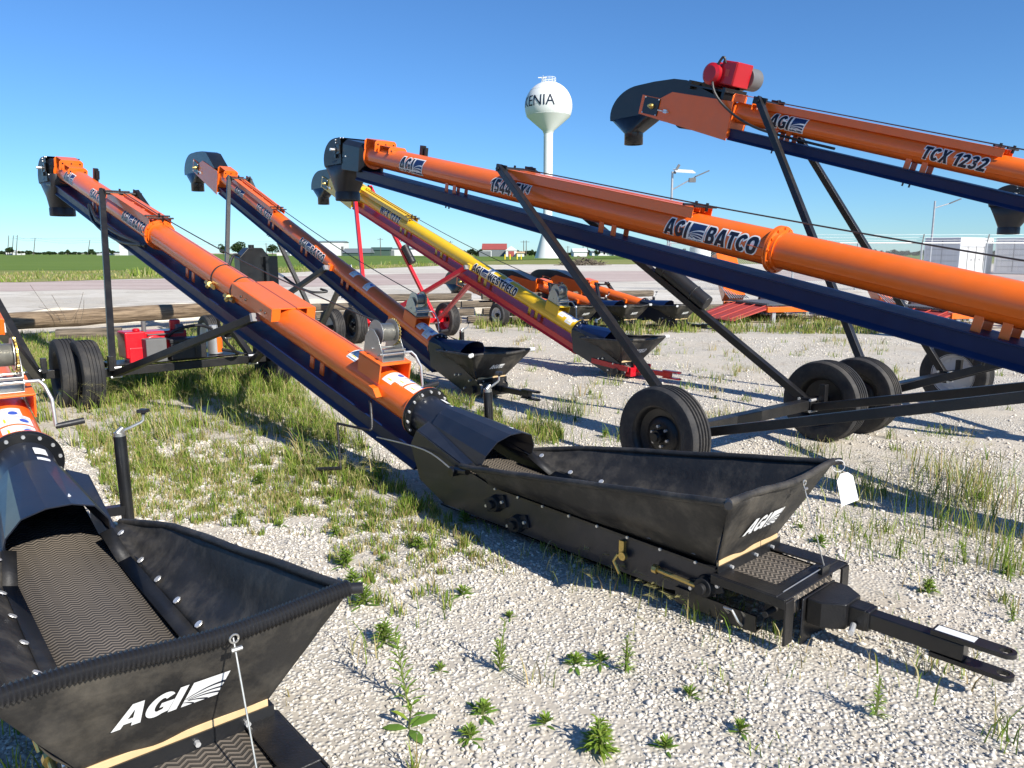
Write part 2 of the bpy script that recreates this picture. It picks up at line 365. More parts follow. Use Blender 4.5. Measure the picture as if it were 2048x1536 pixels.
# ------------------------------------------------------------------ lettering
def text_tris(body, size, bold=0.0, shear=0.0, xs=1.0, cut=0.012):
    """flat lettering as (verts2d, faces), centred; built from Blender's own built-in letter shapes"""
    cu = bpy.data.curves.new('lettering', 'FONT'); cu.body = body; cu.size = size; cu.shear = shear; cu.offset = bold; cu.resolution_u = 3
    cu.align_x = 'CENTER'; cu.align_y = 'CENTER'; cu.fill_mode = 'FRONT'
    ob = bpy.data.objects.new('lettering', cu); COL.objects.link(ob)
    dg = bpy.context.evaluated_depsgraph_get(); ev = ob.evaluated_get(dg); me = ev.to_mesh()
    bm = bmesh.new(); bm.from_mesh(me); ev.to_mesh_clear()
    bpy.data.objects.remove(ob); bpy.data.curves.remove(cu)
    ys = [v.co.y for v in bm.verts]; cy = (min(ys) + max(ys)) / 2 if ys else 0
    xs_ = [v.co.x for v in bm.verts]; cx = (min(xs_) + max(xs_)) / 2 if xs_ else 0
    for v in bm.verts: v.co.y -= cy; v.co.x = (v.co.x - cx) * xs
    if cut:
        y = -size
        while y < size:
            g = list(bm.verts) + list(bm.edges) + list(bm.faces)
            bmesh.ops.bisect_plane(bm, geom=g, plane_co=(0, y, 0), plane_no=(0, 1, 0)); y += cut
    bm.verts.index_update()
    vs = [(v.co.x, v.co.y) for v in bm.verts]; fs = [tuple(v.index for v in f.verts) for f in bm.faces]
    bm.free(); return vs, fs
def _stroke(path, w_):
    p = [Vector((q[0], q[1])) for q in path]; l_, r_ = [], []
    for i in range(len(p)):
        d0 = (p[i] - p[i - 1]).normalized() if i else (p[1] - p[0]).normalized(); d1 = (p[i + 1] - p[i]).normalized() if i < len(p) - 1 else d0
        m = (d0 + d1); m = m.normalized() if m.length > 1e-6 else d0; n = Vector((-m.y, m.x)); k = 1 / max(0.6, n.dot(Vector((-d0.y, d0.x))))
        l_.append(p[i] + n * w_ / 2 * k); r_.append(p[i] - n * w_ / 2 * k)
    return [(q.x, q.y) for q in l_] + [(q.x, q.y) for q in reversed(r_)]
def _arc(cx, cy, rx, ry, a0, a1, n=14): return [(cx + rx * math.cos(R_(a0 + (a1 - a0) * i / n)), cy + ry * math.sin(R_(a0 + (a1 - a0) * i / n))) for i in range(n + 1)]
def _oval(cx, cy, rx, ry, n=28, e=0.75):
    out = []
    for i in range(n):
        t = 2 * math.pi * i / n; c_, s_ = math.cos(t), math.sin(t); out.append((cx + rx * math.copysign(abs(c_) ** e, c_), cy + ry * math.copysign(abs(s_) ** e, s_)))
    return out
GLY = {
 'A': (0.84, [[(0, 0), (0.25, 1), (0.59, 1), (0.84, 0), (0.57, 0), (0.54, 0.16), (0.30, 0.16), (0.27, 0)], [(0.34, 0.36), (0.50, 0.36), (0.42, 0.74)]]),
 'I': (0.26, [[(0, 0), (0, 1), (0.26, 1), (0.26, 0)]]),
 'T': (0.70, [[(0.22, 0), (0.22, 0.78), (0, 0.78), (0, 1), (0.70, 1), (0.70, 0.78), (0.48, 0.78), (0.48, 0)]]),
 'E': (0.60, [[(0, 0), (0, 1), (0.60, 1), (0.60, 0.79), (0.25, 0.79), (0.25, 0.61), (0.55, 0.61), (0.55, 0.41), (0.25, 0.41), (0.25, 0.21), (0.60, 0.21), (0.60, 0)]]),
 'F': (0.58, [[(0, 0), (0, 1), (0.58, 1), (0.58, 0.79), (0.25, 0.79), (0.25, 0.59), (0.53, 0.59), (0.53, 0.38), (0.25, 0.38), (0.25, 0)]]),
 'L': (0.56, [[(0, 0), (0, 1), (0.25, 1), (0.25, 0.21), (0.56, 0.21), (0.56, 0)]]),
 'X': (0.80, [[(0, 0), (0.26, 0.51), (0.02, 1), (0.30, 1), (0.41, 0.72), (0.52, 1), (0.78, 1), (0.55, 0.51), (0.80, 0), (0.52, 0), (0.40, 0.30), (0.28, 0)]]),
 'W': (1.10, [[(0.16, 0), (0, 1), (0.26, 1), (0.32, 0.42), (0.44, 1), (0.66, 1), (0.78, 0.42), (0.84, 1), (1.10, 1), (0.94, 0), (0.67, 0), (0.55, 0.55), (0.43, 0)]]),
 'D': (0.74, [[(0, 0), (0, 1), (0.36, 1)] + _arc(0.36, 0.5, 0.38, 0.5, 85, -85) + [(0.36, 0)], [(0.25, 0.21), (0.34, 0.21)] + _arc(0.34, 0.5, 0.145, 0.29, -80, 80) + [(0.34, 0.79), (0.25, 0.79)]]),
 'B': (0.72, [[(0, 0), (0, 1), (0.40, 1)] + _arc(0.42, 0.755, 0.26, 0.245, 85, -50, 8) + _arc(0.44, 0.285, 0.28, 0.285, 50, -85, 8) + [(0.42, 0)], [(0.25, 0.19), (0.38, 0.19)] + _arc(0.38, 0.30, 0.09, 0.11, -80, 80, 6) + [(0.25, 0.41)], [(0.25, 0.61), (0.37, 0.61)] + _arc(0.37, 0.71, 0.08, 0.10, -80, 80, 6) + [(0.25, 0.81)]]),
 'O': (0.80, [_oval(0.40, 0.5, 0.40, 0.5), _oval(0.40, 0.5, 0.145, 0.27)]),
 'C': (0.74, [_arc(0.40, 0.5, 0.40, 0.5, 40, 320, 24) + _arc(0.40, 0.5, 0.145, 0.27, 315, 45, 20)]),
 'G': (0.80, [_arc(0.40, 0.5, 0.40, 0.5, 40, 300, 24) + [(0.78, 0.10), (0.79, 0.56), (0.41, 0.56), (0.41, 0.37), (0.54, 0.37), (0.54, 0.27)] + _arc(0.40, 0.5, 0.145, 0.27, 285, 45, 18)]),
 'S': (0.70, [_stroke(_arc(0.355, 0.70, 0.235, 0.19, 12, 262, 14) + _arc(0.345, 0.30, 0.235, 0.19, 82, -168, 14), 0.215)]),
 '2': (0.70, [_stroke(_arc(0.34, 0.69, 0.225, 0.20, 170, -25, 14) + [(0.36, 0.36), (0.22, 0.20)], 0.23) , [(0.02, 0), (0.02, 0.12), (0.12, 0.24), (0.30, 0.215), (0.70, 0.215), (0.70, 0)]]),
 '3': (0.70, [_stroke(_arc(0.33, 0.71, 0.22, 0.18, 165, -75, 14) + _arc(0.33, 0.30, 0.245, 0.19, 75, -165, 14), 0.215)]),
 '5': (0.70, [_stroke([(0.66, 0.885), (0.17, 0.885), (0.14, 0.56)] + _arc(0.33, 0.33, 0.245, 0.22, 115, -160, 16), 0.225)]),
 '1': (0.52, [[(0.02, 0.62), (0.06, 0.80), (0.30, 1), (0.50, 1), (0.50, 0), (0.24, 0), (0.24, 0.72)]]),
 '4': (0.74, [[(0.37, 0), (0.37, 0.17), (0, 0.17), (0, 0.38), (0.34, 1), (0.62, 1), (0.62, 0.37), (0.74, 0.37), (0.74, 0.17), (0.62, 0.17), (0.62, 0)], [(0.22, 0.37), (0.37, 0.37), (0.37, 0.68)]]),
}
from mathutils.geometry import tessellate_polygon
def _area(l_): return sum(l_[i - 1][0] * l_[i][1] - l_[i][0] * l_[i - 1][1] for i in range(len(l_))) / 2
def _grow(l_, d):
    if _area(l_) < 0: l_ = l_[::-1]
    out = []; n = len(l_)
    for i in range(n):
        p0, p1, p2 = Vector(l_[i - 1]), Vector(l_[i]), Vector(l_[(i + 1) % n]); e0 = (p1 - p0); e1 = (p2 - p1)
        if e0.length < 1e-6 or e1.length < 1e-6: continue
        e0.normalize(); e1.normalize(); n0 = Vector((e0.y, -e0.x)); n1 = Vector((e1.y, -e1.x)); m = n0 + n1
        m = m.normalized() if m.length > 1e-6 else n0; k = min(1.6, 1 / max(0.3, m.dot(n0))); q = p1 + m * d * k; out.append((q.x, q.y))
    return out
def _cut(vs, fs, step):
    bm = bmesh.new(); bv = [bm.verts.new((x, y, 0)) for x, y in vs]
    for f in fs:
        try: bm.faces.new([bv[i] for i in f])
        except ValueError: pass
    if step:
        ys = [v[1] for v in vs]; y = min(ys) + step
        while y < max(ys):
            bmesh.ops.bisect_plane(bm, geom=list(bm.verts) + list(bm.edges) + list(bm.faces), plane_co=(0, y, 0), plane_no=(0, 1, 0)); y += step
    bmesh.ops.recalc_face_normals(bm, faces=bm.faces)
    bm.verts.index_update(); o = ([(v.co.x, v.co.y) for v in bm.verts], [tuple(v.index for v in f.verts) for f in bm.faces]); bm.free(); return o
def heavy_text(body, h, shear=0.20, xs=0.86, border=0.085, cut=0.012, track=0.085):
    """bold italic capitals: (width, [letter faces], [border faces]) around the baseline middle"""
    x = 0.0; dark = []; edge = []; i_ = 0
    for ch in body:
        if ch == ' ': x += 0.34 * h * xs; continue
        sc, dy = 1.0, 0.0
        if ch == '\u2074': ch, sc, dy = '4', 0.52, 0.46
        wd, loops = GLY[ch]
        f = lambda p: (x + p[0] * h * xs * sc + shear * ((p[1] * sc + dy) - 0.5) * h, ((p[1] * sc + dy) - 0.5) * h)
        groups = [[loops[0], *loops[1:]]] if ch != '2' else [[loops[0]], [loops[1]]]
        for gi, g in enumerate(groups):
            lp = [[Vector((*f(p), 0)) for p in l_] for l_ in g]; flat = [(v.x, v.y) for l_ in lp for v in l_]
            dark.append((_cut(flat, tessellate_polygon(lp), cut), 0.0002 * gi))
            gr = _grow([(v.x, v.y) for v in lp[0]], border * h); edge.append((_cut(gr, tessellate_polygon([[Vector((*p, 0)) for p in gr]]), cut), 0.0002 * (i_ % 3 + gi)))
        x += (wd * sc + track) * h * xs; i_ += 1
    return x - track * h * xs, dark, edge
def grid_poly(poly, nx=6, ny=6):
    """4-corner patch (bl, br, tr, tl) subdivided"""
    bl, br, tr, tl = [Vector((*p, 0)) for p in poly]; vs = []; fs = []
    for j in range(ny + 1):
        for i in range(nx + 1):
            s, t = i / nx, j / ny; p = bl.lerp(br, s).lerp(tl.lerp(tr, s), t); vs.append((p.x, p.y))
    for j in range(ny):
        for i in range(nx): fs.append((j * (nx + 1) + i, j * (nx + 1) + i + 1, (j + 1) * (nx + 1) + i + 1, (j + 1) * (nx + 1) + i))
    return vs, fs
def emblem(x0, h, lean=0.28, w=1.15):
    """square field emblem: (block, [stripes]) with lower left corner x0"""
    def q(px, py): return (x0 + px * h * w + (py - 0.5) * h * lean, (py - 0.5) * h)
    block = [q(0, 0), q(1, 0), q(1, 1), q(0, 1)]
    stripes = []
    def curve(x0, y0, x1, y1, sag, th):
        vs = []; fs = []; n = 10
        for i in range(n + 1):
            t = i / n; px = x0 + (x1 - x0) * t; py = y0 + (y1 - y0) * t + sag * 4 * t * (1 - t); k = th * (0.35 + 0.65 * t)
            vs += [q(px, max(0.0, py - k / 2)), q(px, min(1.0, py + k / 2))]
        for i in range(n): fs.append((2 * i, 2 * i + 2, 2 * i + 3, 2 * i + 1))
        stripes.append((vs, fs))
    curve(0.0, 0.34, 1.0, 0.60, 0.10, 0.10); curve(0.06, 0.30, 1.0, 0.36, 0.07, 0.075); curve(0.12, 0.26, 1.0, 0.16, 0.06, 0.075); curve(0.10, 0.24, 0.72, 0.02, 0.03, 0.07); curve(0.0, 0.20, 0.34, 0.02, 0.02, 0.06)
    return block, stripes
def layer(mb, data, fn, lift):
    vs, fs = data; mb.add([fn(x, y, lift) for x, y in vs], fs)

# ------------------------------------------------------------------ belt conveyors
class Frame:
    """tube axis of one conveyor in its own coordinates: x right, y towards the head, z up"""
    def __init__(s, f, h):
        s.p0 = V(0, f[0], f[1]); s.p1 = V(0, h[0], h[1]); s.L = (s.p1 - s.p0).length
        s.d = (s.p1 - s.p0) / s.L; s.n = V(0, -s.d.z, s.d.y); s.x = V(1, 0, 0)
    def __call__(s, a, x=0.0, n=0.0): return s.p0 + s.d * a + s.x * x + s.n * n
    def a(s, y): return (y - s.p0.y) / s.d.y

def tube_r(R, s_):
    if s_ < -0.50: return R * 0.968
    return R * 1.028 if s_ < -0.40 else R
def tube_section(T, a, R):
    pts = []
    for k in range(60):
        ph = -math.pi / 2 + 2 * math.pi * k / 60; pts.append(ph)
    out = []
    for ph in pts:
        s_ = math.sin(ph)
        r = tube_r(R, s_)
        out.append(T(a, r * math.cos(ph), r * math.sin(ph)))
    return out

def wheel(parent, c, R, W, rim_mat, side, slots=False, ribs=4):
    """tyre and rim on an axle along x; side = +1 / -1 the outer face"""
    hub = MB(); hub.cyl(Vector(c) - V(0.06, 0, 0) * side, Vector(c) + V(W * 0.42, 0, 0) * side, 0.05, n=18)
    hub.cyl(Vector(c) + V(W * 0.42, 0, 0) * side, Vector(c) + V(W * 0.5, 0, 0) * side, 0.036, 0.03, n=18)
    h = hub.build('wheel', M['frame'], parent)
    ri = R * 0.60
    half = W / 2; prof = [(ri, -half * 0.78), (ri + 0.02, -half * 0.86), (ri + (R - ri) * 0.5, -half * 1.02), (R * 0.955, -half * 0.93), (R * 0.985, -half * 0.80)]
    gw = half * 1.5 / (ribs + 1)
    x = -half * 0.75
    for k in range(ribs):
        x += gw; g = 0.011
        prof += [(R, x - g), (R - 0.013, x - g * 0.7), (R - 0.013, x + g * 0.7), (R, x + g)]
    prof += [(R * 0.985, half * 0.80), (R * 0.955, half * 0.93), (ri + (R - ri) * 0.5, half * 1.02), (ri + 0.02, half * 0.86), (ri, half * 0.78)]
    MB().lathe(c, (1, 0, 0), prof, 56).build('tyre', M['rubber'], h, smooth=28)
    rm = MB(); s = side
    rp = [(ri + 0.012, half * 0.84 * s), (ri + 0.002, half * 0.80 * s), (ri - 0.012, half * 0.62 * s), (ri - 0.02, half * 0.28 * s), (ri - 0.05, half * 0.16 * s), (R * 0.40, half * 0.10 * s), (R * 0.34, half * 0.30 * s), (R * 0.22, half * 0.34 * s), (R * 0.14, half * 0.30 * s), (0.03, half * 0.30 * s)]
    rm.lathe(c, (1, 0, 0), rp, 40)
    rp2 = [(ri + 0.012, -half * 0.84 * s), (ri - 0.01, -half * 0.7 * s), (ri - 0.03, -half * 0.1 * s), (R * 0.34, half * 0.06 * s), (0.03, half * 0.04 * s)]
    rm.lathe(c, (1, 0, 0), rp2, 40)
    rim = rm.build('rim', rim_mat, h, smooth=40)
    lg = MB()
    for k in range(6):
        t = k * math.pi / 3 + 0.3; e = V(0, math.cos(t), math.sin(t)) * R * 0.20
        lg.cyl(Vector(c) + e + V(half * 0.28 * s, 0, 0), Vector(c) + e + V(half * 0.52 * s, 0, 0), 0.011, n=8)
    lg.build('wheel_nuts', M['steel'], h)
    if slots:
        for sd in (1, -1):
            sl_ = MB()
            for k in range(8):
                t = k * math.pi / 4 + 0.2; e = V(0, math.cos(t), math.sin(t)); f = V(0, -math.sin(t), math.cos(t))
                pc = Vector(c) + e * R * 0.46 + V(half * (0.16 if sd == s else -0.02) * s, 0, 0)
                ring = [pc + f * 0.034 * math.cos(q * math.pi / 6) + e * 0.016 * math.sin(q * math.pi / 6) for q in range(12)]
                ring2 = [p + V(0.014 * sd, 0, 0) for p in ring]
                sl_.loft([ring, ring2], closed=True, cap=True)
            sl_.build('rim_slots', M['rim_white'] if sd != s else M['blackmatt'], h)
    return h

def winch(T, a, R, mount_mat, parent, crank=True, cable_to=None):
    H0 = R + 0.075                             # top of the channel
    wdt = R * 0.98
    mt = MB()
    mt.frame_box(T(a, 0, H0), T.x * wdt, T.d * 0.15, T.n * 0.007)
    for s in (-1, 1): mt.frame_box(T(a, s * (wdt - 0.006), H0 - 0.068 - 0.008), T.x * 0.006, T.d * 0.15, T.n * 0.068)
    mount = mt.build('winch_mount', mount_mat, parent, bevel=0.004)
    fr = MB(); y0 = H0 + 0.009
    pl = [(-0.15, 0), (0.11, 0), (0.11, 0.05), (0.02, 0.16), (-0.05, 0.20), (-0.10, 0.19), (-0.15, 0.12)]
    for s in (-1, 1): fr.prism([(-p, q) for p, q in pl], T(a, s * 0.095, y0), T.d, T.n, T.x * 0.006)
    fr.frame_box(T(a + 0.0, 0, y0 + 0.003), T.x * 0.095, T.d * 0.12, T.n * 0.003)
    fr.frame_box(T(a - 0.108, 0, y0 + 0.085), T.x * 0.095, T.d * 0.004, T.n * 0.008)
    for (da, hh, r) in ((-0.085, 0.05, 0.012), (-0.06, 0.035, 0.009), (0.03, 0.06, 0.008)): fr.cyl(T(a + da, -0.11, y0 + hh), T(a + da, 0.12, y0 + hh), r, n=14)
    f_ = fr.build('winch', M['zinc'], parent, bevel=0.002)
    dr = MB(); dc = T(a + 0.055, 0, y0 + 0.17)
    for s in (-1, 1): dr.cyl(dc + T.x * (s * 0.066), dc + T.x * (s * 0.070), 0.098, n=36)
    dr.cyl(dc - T.x * 0.066, dc + T.x * 0.066, 0.035)
    dr.build('winch_drum', M['zinc'], f_)
    cb = MB(); prof = []
    for k in range(61):
        prof.append((0.062 + 0.005 * math.sin(k * math.pi * 0.5) ** 2 * (1 if k % 2 else 0), -0.064 + 0.128 * k / 60))
    cb.lathe(dc, T.x, prof, 28)
    cb.build('rope_coil', M['zinc'], f_, smooth=20)
    gr = MB(); gp = []
    for k in range(96):
        t = 2 * math.pi * k / 96; r = 0.092 + (0.010 if (k // 2) % 2 else 0); gp.append((r * math.cos(t), r * math.sin(t)))
    gr.prism(gp, dc + T.x * 0.083, T.d, T.n, T.x * 0.010); gr.build('winch_gear', M['brass'], f_, smooth=0)
    if crank:
        ck = MB(); b0 = T(a - 0.085, 0.12, y0 + 0.05)
        pts = [b0, b0 + V(0.05, 0, 0), b0 + V(0.075, -0.015, -0.03), b0 + V(0.10, -0.05, -0.11), b0 + V(0.105, -0.06, -0.27)]
        ck.sweep(pts, 0.010, 10)
        c_ = ck.build('winch_crank', M['galv'], f_)
        MB().cyl(pts[-1], pts[-1] + V(0.15, 0.01, 0.012), 0.017, 0.019, n=16).build('crank_grip', M['plastic'], c_)
    return dc

def label_patch(T, R, a, phi, w_, h_, parent, kind=2):
    """white warning label wrapped on the tube; phi in degrees from +x over the top"""
    def fn(x, y, lift):
        ph = R_(phi) - y / R; r = R + 0.0012 + lift
        return T(a - x, r * math.cos(ph), r * math.sin(ph))
    mb = MB(); layer(mb, grid_poly([(-w_ / 2, -h_ / 2), (w_ / 2, -h_ / 2), (w_ / 2, h_ / 2), (-w_ / 2, h_ / 2)], 2, 12), fn, 0)
    lb = mb.build('warning_label', M['white'], parent, smooth=60)
    tr = MB(); layer(tr, ([(-w_ * 0.05, -h_ * 0.34), (w_ * 0.38, -h_ * 0.34), (w_ * 0.18, -h_ * 0.06)], [(0, 1, 2)]), lambda x, y, l_: fn(x - 0.1 * w_, y, l_), 0.0012)
    tr.build('warning_triangle', M['warn_yellow'], lb, smooth=0)
    bl = MB(); vs = [(w_ * 0.12 + w_ * 0.20 * math.cos(t * math.pi / 8), h_ * 0.24 + w_ * 0.20 * math.sin(t * math.pi / 8)) for t in range(16)]
    layer(bl, (vs, [tuple(range(16))]), fn, 0.0012); bl.build('warning_disc', M['warn_blue'], lb, smooth=0)
    ln = MB()
    for k in range(3):
        x0 = -w_ * (0.18 + 0.1 * k); layer(ln, grid_poly([(x0, -h_ * 0.4), (x0 + w_ * 0.04, -h_ * 0.4), (x0 + w_ * 0.04, h_ * (0.4 - 0.06 * k)), (x0, h_ * (0.4 - 0.06 * k))], 1, 8), fn, 0.0012)
    ln.build('label_print', M['grey_print'], lb, smooth=0)

def decal(T, R, y, body, h, parent, emb=None, phi=186, two=None, xs=0.86, gap=0.0):
    """brand lettering on the left side of the tube, white outline under dark letters"""
    a0 = T.a(y)
    def fn(x, yy, lift):
        ph = R_(phi) - yy / R; r = tube_r(R, math.sin(ph) - 0.03) + 0.0015 + lift
        return T(a0 - x, r * math.cos(ph), r * math.sin(ph))
    parts = [('t', body)] + ([('e', None)] if emb else []) + ([('t', two)] if two else [])
    lay = []
    for kd, s_ in parts:
        if kd == 't': lay.append(('t',) + heavy_text(s_, h, xs=xs))
        else: lay.append(('e', h * 1.12, None, None))
    tot = sum(q[1] for q in lay) + h * 0.16 * (len(lay) - 1); x = -tot / 2
    wh = MB(); bk = MB(); nv = MB(); wt = MB()
    for kd, wv, d0, d1 in lay:
        if kd == 't':
            for (vs, fs), up in d1: layer(wh, ([(p + x, q) for p, q in vs], fs), fn, up)
            for (vs, fs), up in d0: layer(bk, ([(p + x, q) for p, q in vs], fs), fn, 0.0016 + up)
        else:
            blk, st = emblem(x, h, 0.20, 1.06)
            g = h * 0.085; e = [(blk[0][0] - g, blk[0][1] - g), (blk[1][0] + g, blk[1][1] - g), (blk[2][0] + g * 1.3, blk[2][1] + g), (blk[3][0] - g * 0.6, blk[3][1] + g)]
            layer(wh, grid_poly(e, 3, 10), fn, 0.0007); layer(nv, grid_poly(blk, 3, 10), fn, 0.0018)
            for i_, s_ in enumerate(st): layer(wt, s_, fn, 0.0030 + 0.0002 * i_)
        x += wv + h * 0.16
    o = wh.build('decal', M['white'], parent, smooth=60)
    bk.build('lettering', M['decal_blk'], o, smooth=60)
    if nv.v: nv.build('emblem', M['decal_navy'], o, smooth=60); wt.build('emblem_stripes', M['white'], o, smooth=60)
    return o

def flat_logo(parent, p_c, ex, ey, nrm, body, h, emb, xs=1.0):
    """white lettering printed on the hopper canvas"""
    def fn(x, y, lift): return p_c + ex * x + ey * y + nrm * (0.006 + lift)
    wv, dk, _ = heavy_text(body, h, shear=0.34, xs=1.0 if len(body) < 5 else 0.8, cut=0, track=0.0 if len(body) < 5 else 0.04)
    tot = wv + (h * 1.4 if emb else 0); mb = MB()
    for (vs, fs), up in dk: layer(mb, ([(p - tot / 2, q) for p, q in vs], fs), fn, up)
    st_ = MB()
    if emb:
        blk, st = emblem(-tot / 2 + wv + h * 0.14, h, 0.34, 1.15); layer(mb, grid_poly(blk, 1, 1), fn, 0)
        for s_ in st: layer(st_, s_, fn, 0.0015)
    o = mb.build('canvas_logo', M['white'], parent, smooth=0)
    if emb: st_.build('emblem_stripes', M['decal_blk'], o, smooth=0)

def jack(parent, x, y, z0, z1, lean=0.0, mat=None):
    c0 = V(x, y + lean, z0); c1 = V(x, y, z1)
    j = MB(); j.cyl(c0, c1, 0.033, n=24); j.cyl(c0 - V(0, 0, 0.0), c0 + V(0, 0, 0.02), 0.04, n=24); j.beam(c0 + V(0, 0, 0.09), V(x - 0.18, y, z0 + 0.09), 0.05, 0.05)
    o = j.build('jack', mat or M['black'], parent)
    k = MB(); k.cyl(c1, c1 + V(0, 0, 0.022), 0.030, n=18); k.cyl(c1 + V(-0.012, 0, 0.02), c1 + V(0.02, 0, 0.045), 0.014, n=12)
    q = [c1 + V(0.005, 0, 0.025), c1 + V(0.06, 0.02, 0.035), c1 + V(0.12, 0.03, 0.055), c1 + V(0.135, 0.03, 0.065), c1 + V(0.138, 0.03, 0.10)]
    k.sweep(q, 0.008, 10); k.build('jack_crank', M['zinc'], o)
    g = MB(); g.cyl(q[-1], q[-1] + V(0, 0, 0.012), 0.012, n=12)
    st = []
    for i in range(16):
        t = 2 * math.pi * i / 16; r = 0.028 + 0.007 * math.cos(t * 4); st.append((r * math.cos(t), r * math.sin(t)))
    g.prism(st, q[-1] + V(0, 0, 0.020), V(1, 0, 0), V(0, 1, 0), V(0, 0, 0.018)); g.build('jack_knob', M['plastic'], o)

def bolts(mb, pts, dirs, r=0.012, h=0.010):
    for p, d in zip(pts, dirs): mb.cyl(Vector(p), Vector(p) + Vector(d) * h, r, r * 0.92, n=8)

def canvas_hopper(parent, rim, seam, half_b, wood_y, wood_z, corr=False, logo=('AGI', True), logo_h=0.088, logo_x=-0.035, cap_white=False):
    """rim / seam: right-side polylines (x, y, z) from the rear to the front; mirrored"""
    def samp(pl, t):
        ls = [(Vector(pl[i + 1]) - Vector(pl[i])).length for i in range(len(pl) - 1)]; tt = t * sum(ls)
        for i, l_ in enumerate(ls):
            if tt <= l_ or i == len(ls) - 1: return Vector(pl[i]).lerp(Vector(pl[i + 1]), min(1, tt / l_))
            tt -= l_
    cv = MB(); nu, nv = 26, 10
    for s in (-1, 1):
        secs = []
        for i in range(nu + 1):
            t = i / nu; a = samp(seam, t); b = samp(rim, t); a = V(a.x * s, a.y, a.z); b = V(b.x * s, b.y, b.z); row = []
            for j in range(nv + 1):
                u = j / nv; p = a.lerp(b, u)
                k = math.sin(math.pi * u) * math.sin(math.pi * min(1, t * 1.02))
                wr = noise.noise((t * 7 + s * 3, u * 3, 1.3)) * 0.022 + math.sin(u * 9 + t * 5) * 0.006
                p += V(s * 0.6, 0, -0.8) * (0.030 * k + wr * math.sin(math.pi * u))
                row.append(p)
            secs.append(row)
        cv.loft(secs)
    fr = [V(-rim[-1][0], rim[-1][1], rim[-1][2]), V(rim[-1][0], rim[-1][1], rim[-1][2])]
    secs = []
    for j in range(nv + 1):
        u = j / nv; row = []
        for i in range(21):
            t = i / 20; x0 = -half_b + 2 * half_b * t; p = V(x0, wood_y - 0.012, wood_z).lerp(fr[0].lerp(fr[1], t), u)
            p += V(0, -1, -0.4) * (0.010 * math.sin(math.pi * u) * math.sin(math.pi * t) + 0.006 * noise.noise((t * 4, u * 3, 9)))
            row.append(p)
        secs.append(row)
    cv.loft(secs)
    c = cv.build('hopper_canvas', M['canvas'], parent, solid=0.004, smooth=50)
    rr = 0.0165
    for s in (-1, 1):
        pl = [V(p[0] * s, p[1], p[2]) for p in rim]; pts = []
        for i in range(25):
            t = i / 24; q = samp([tuple(p) for p in pl], t); q.z += 0.004 * noise.noise((t * 6, s * 2, 5)); pts.append(q)
        MB().sweep(pts, rr, 12, rfun=lambda i: rr + 0.0025 * noise.noise((i * 0.7, s, 3))).build('hopper_rim', M['canvas'], parent)
    pts = []; n = 160 if corr else 24
    for i in range(n + 1):
        t = i / n; p = fr[0].lerp(fr[1], t); p.z += 0.007 * math.sin(t * 7.0) - 0.012 * math.sin(math.pi * t); p.y += 0.006 * math.sin(t * 9); pts.append(p)
    rf = (lambda i: 0.024 + (0.004 if i % 2 else -0.002)) if corr else (lambda i: rr + 0.003 * noise.noise((i * 0.5, 8, 3)))
    MB().sweep(pts, rr, 14, rfun=rf).build('front_hopper_rim', M['plastic'] if corr else M['canvas'], parent, smooth=60 if not corr else 25)
    for s in (-1, 1):
        cp = MB(); e = V(rim[-1][0] * s, rim[-1][1], rim[-1][2]); cp.cyl(e - V(0.02 * s, -0.015, 0), e + V(0.035 * s, -0.02, 0.002), 0.017 if not cap_white else 0.024, n=14); cp.build('rim_end', M['white'] if cap_white else M['plastic'], parent)
    ey = (fr[0].lerp(fr[1], 0.5) - V(0, wood_y - 0.012, wood_z)).normalized(); nrm = V(1, 0, 0).cross(ey)
    if nrm.y > 0: nrm = -nrm
    mid = V(logo_x, wood_y - 0.012, wood_z).lerp(V(logo_x, rim[-1][1], rim[-1][2]), 0.5)
    if logo: flat_logo(c, mid + nrm * 0.012, V(1, 0, 0), ey, nrm, logo[0], logo_h, logo[1])
    # seam strips with carriage bolts
    st = MB(); bt = MB(); bp = []; bd = []
    for s in (-1, 1):
        for i in range(len(seam) - 1):
            a = Vector(seam[i]); b = Vector(seam[i + 1]); a.x *= s; b.x *= s
            a2 = a + V(-0.055 * s, 0, -0.012); b2 = b + V(-0.055 * s, 0, -0.012); st.quad(a + V(0, 0, 0.004), b + V(0, 0, 0.004), b2, a2)
        for k in range(7):
            p = samp(seam, 0.04 + k * 0.15); p.x *= s; bp.append(p + V(0.012 * s, 0, 0.022)); bd.append(V(-s * 0.55, 0, 0.83))
    st.build('seam_strip', M['blackmatt'], parent, solid=0.004)
    bolts(bt, bp, bd, 0.017, 0.004); bt.build('carriage_bolts', M['steel'], parent)
    wb = MB(); wb.box((0, wood_y - 0.022, wood_z + 0.012), (half_b * 2 + 0.02, 0.014, 0.030)); wb.build('wood_batten', M['wood'], parent, bevel=0.002)
    ab = MB(); ab.box((0, wood_y - 0.034, wood_z - 0.022), (half_b * 2 + 0.05, 0.006, 0.055)); ab.build('angle_iron', M['black'], parent)
    for k in (-1.4, 0.3, 1.5): b2 = MB(); bolts(b2, [V(k * half_b * 0.5, wood_y - 0.037, wood_z - 0.02)], [V(0, -1, 0)], 0.009, 0.014); b2.build('batten_bolt', M['steel'], parent)
    return fr

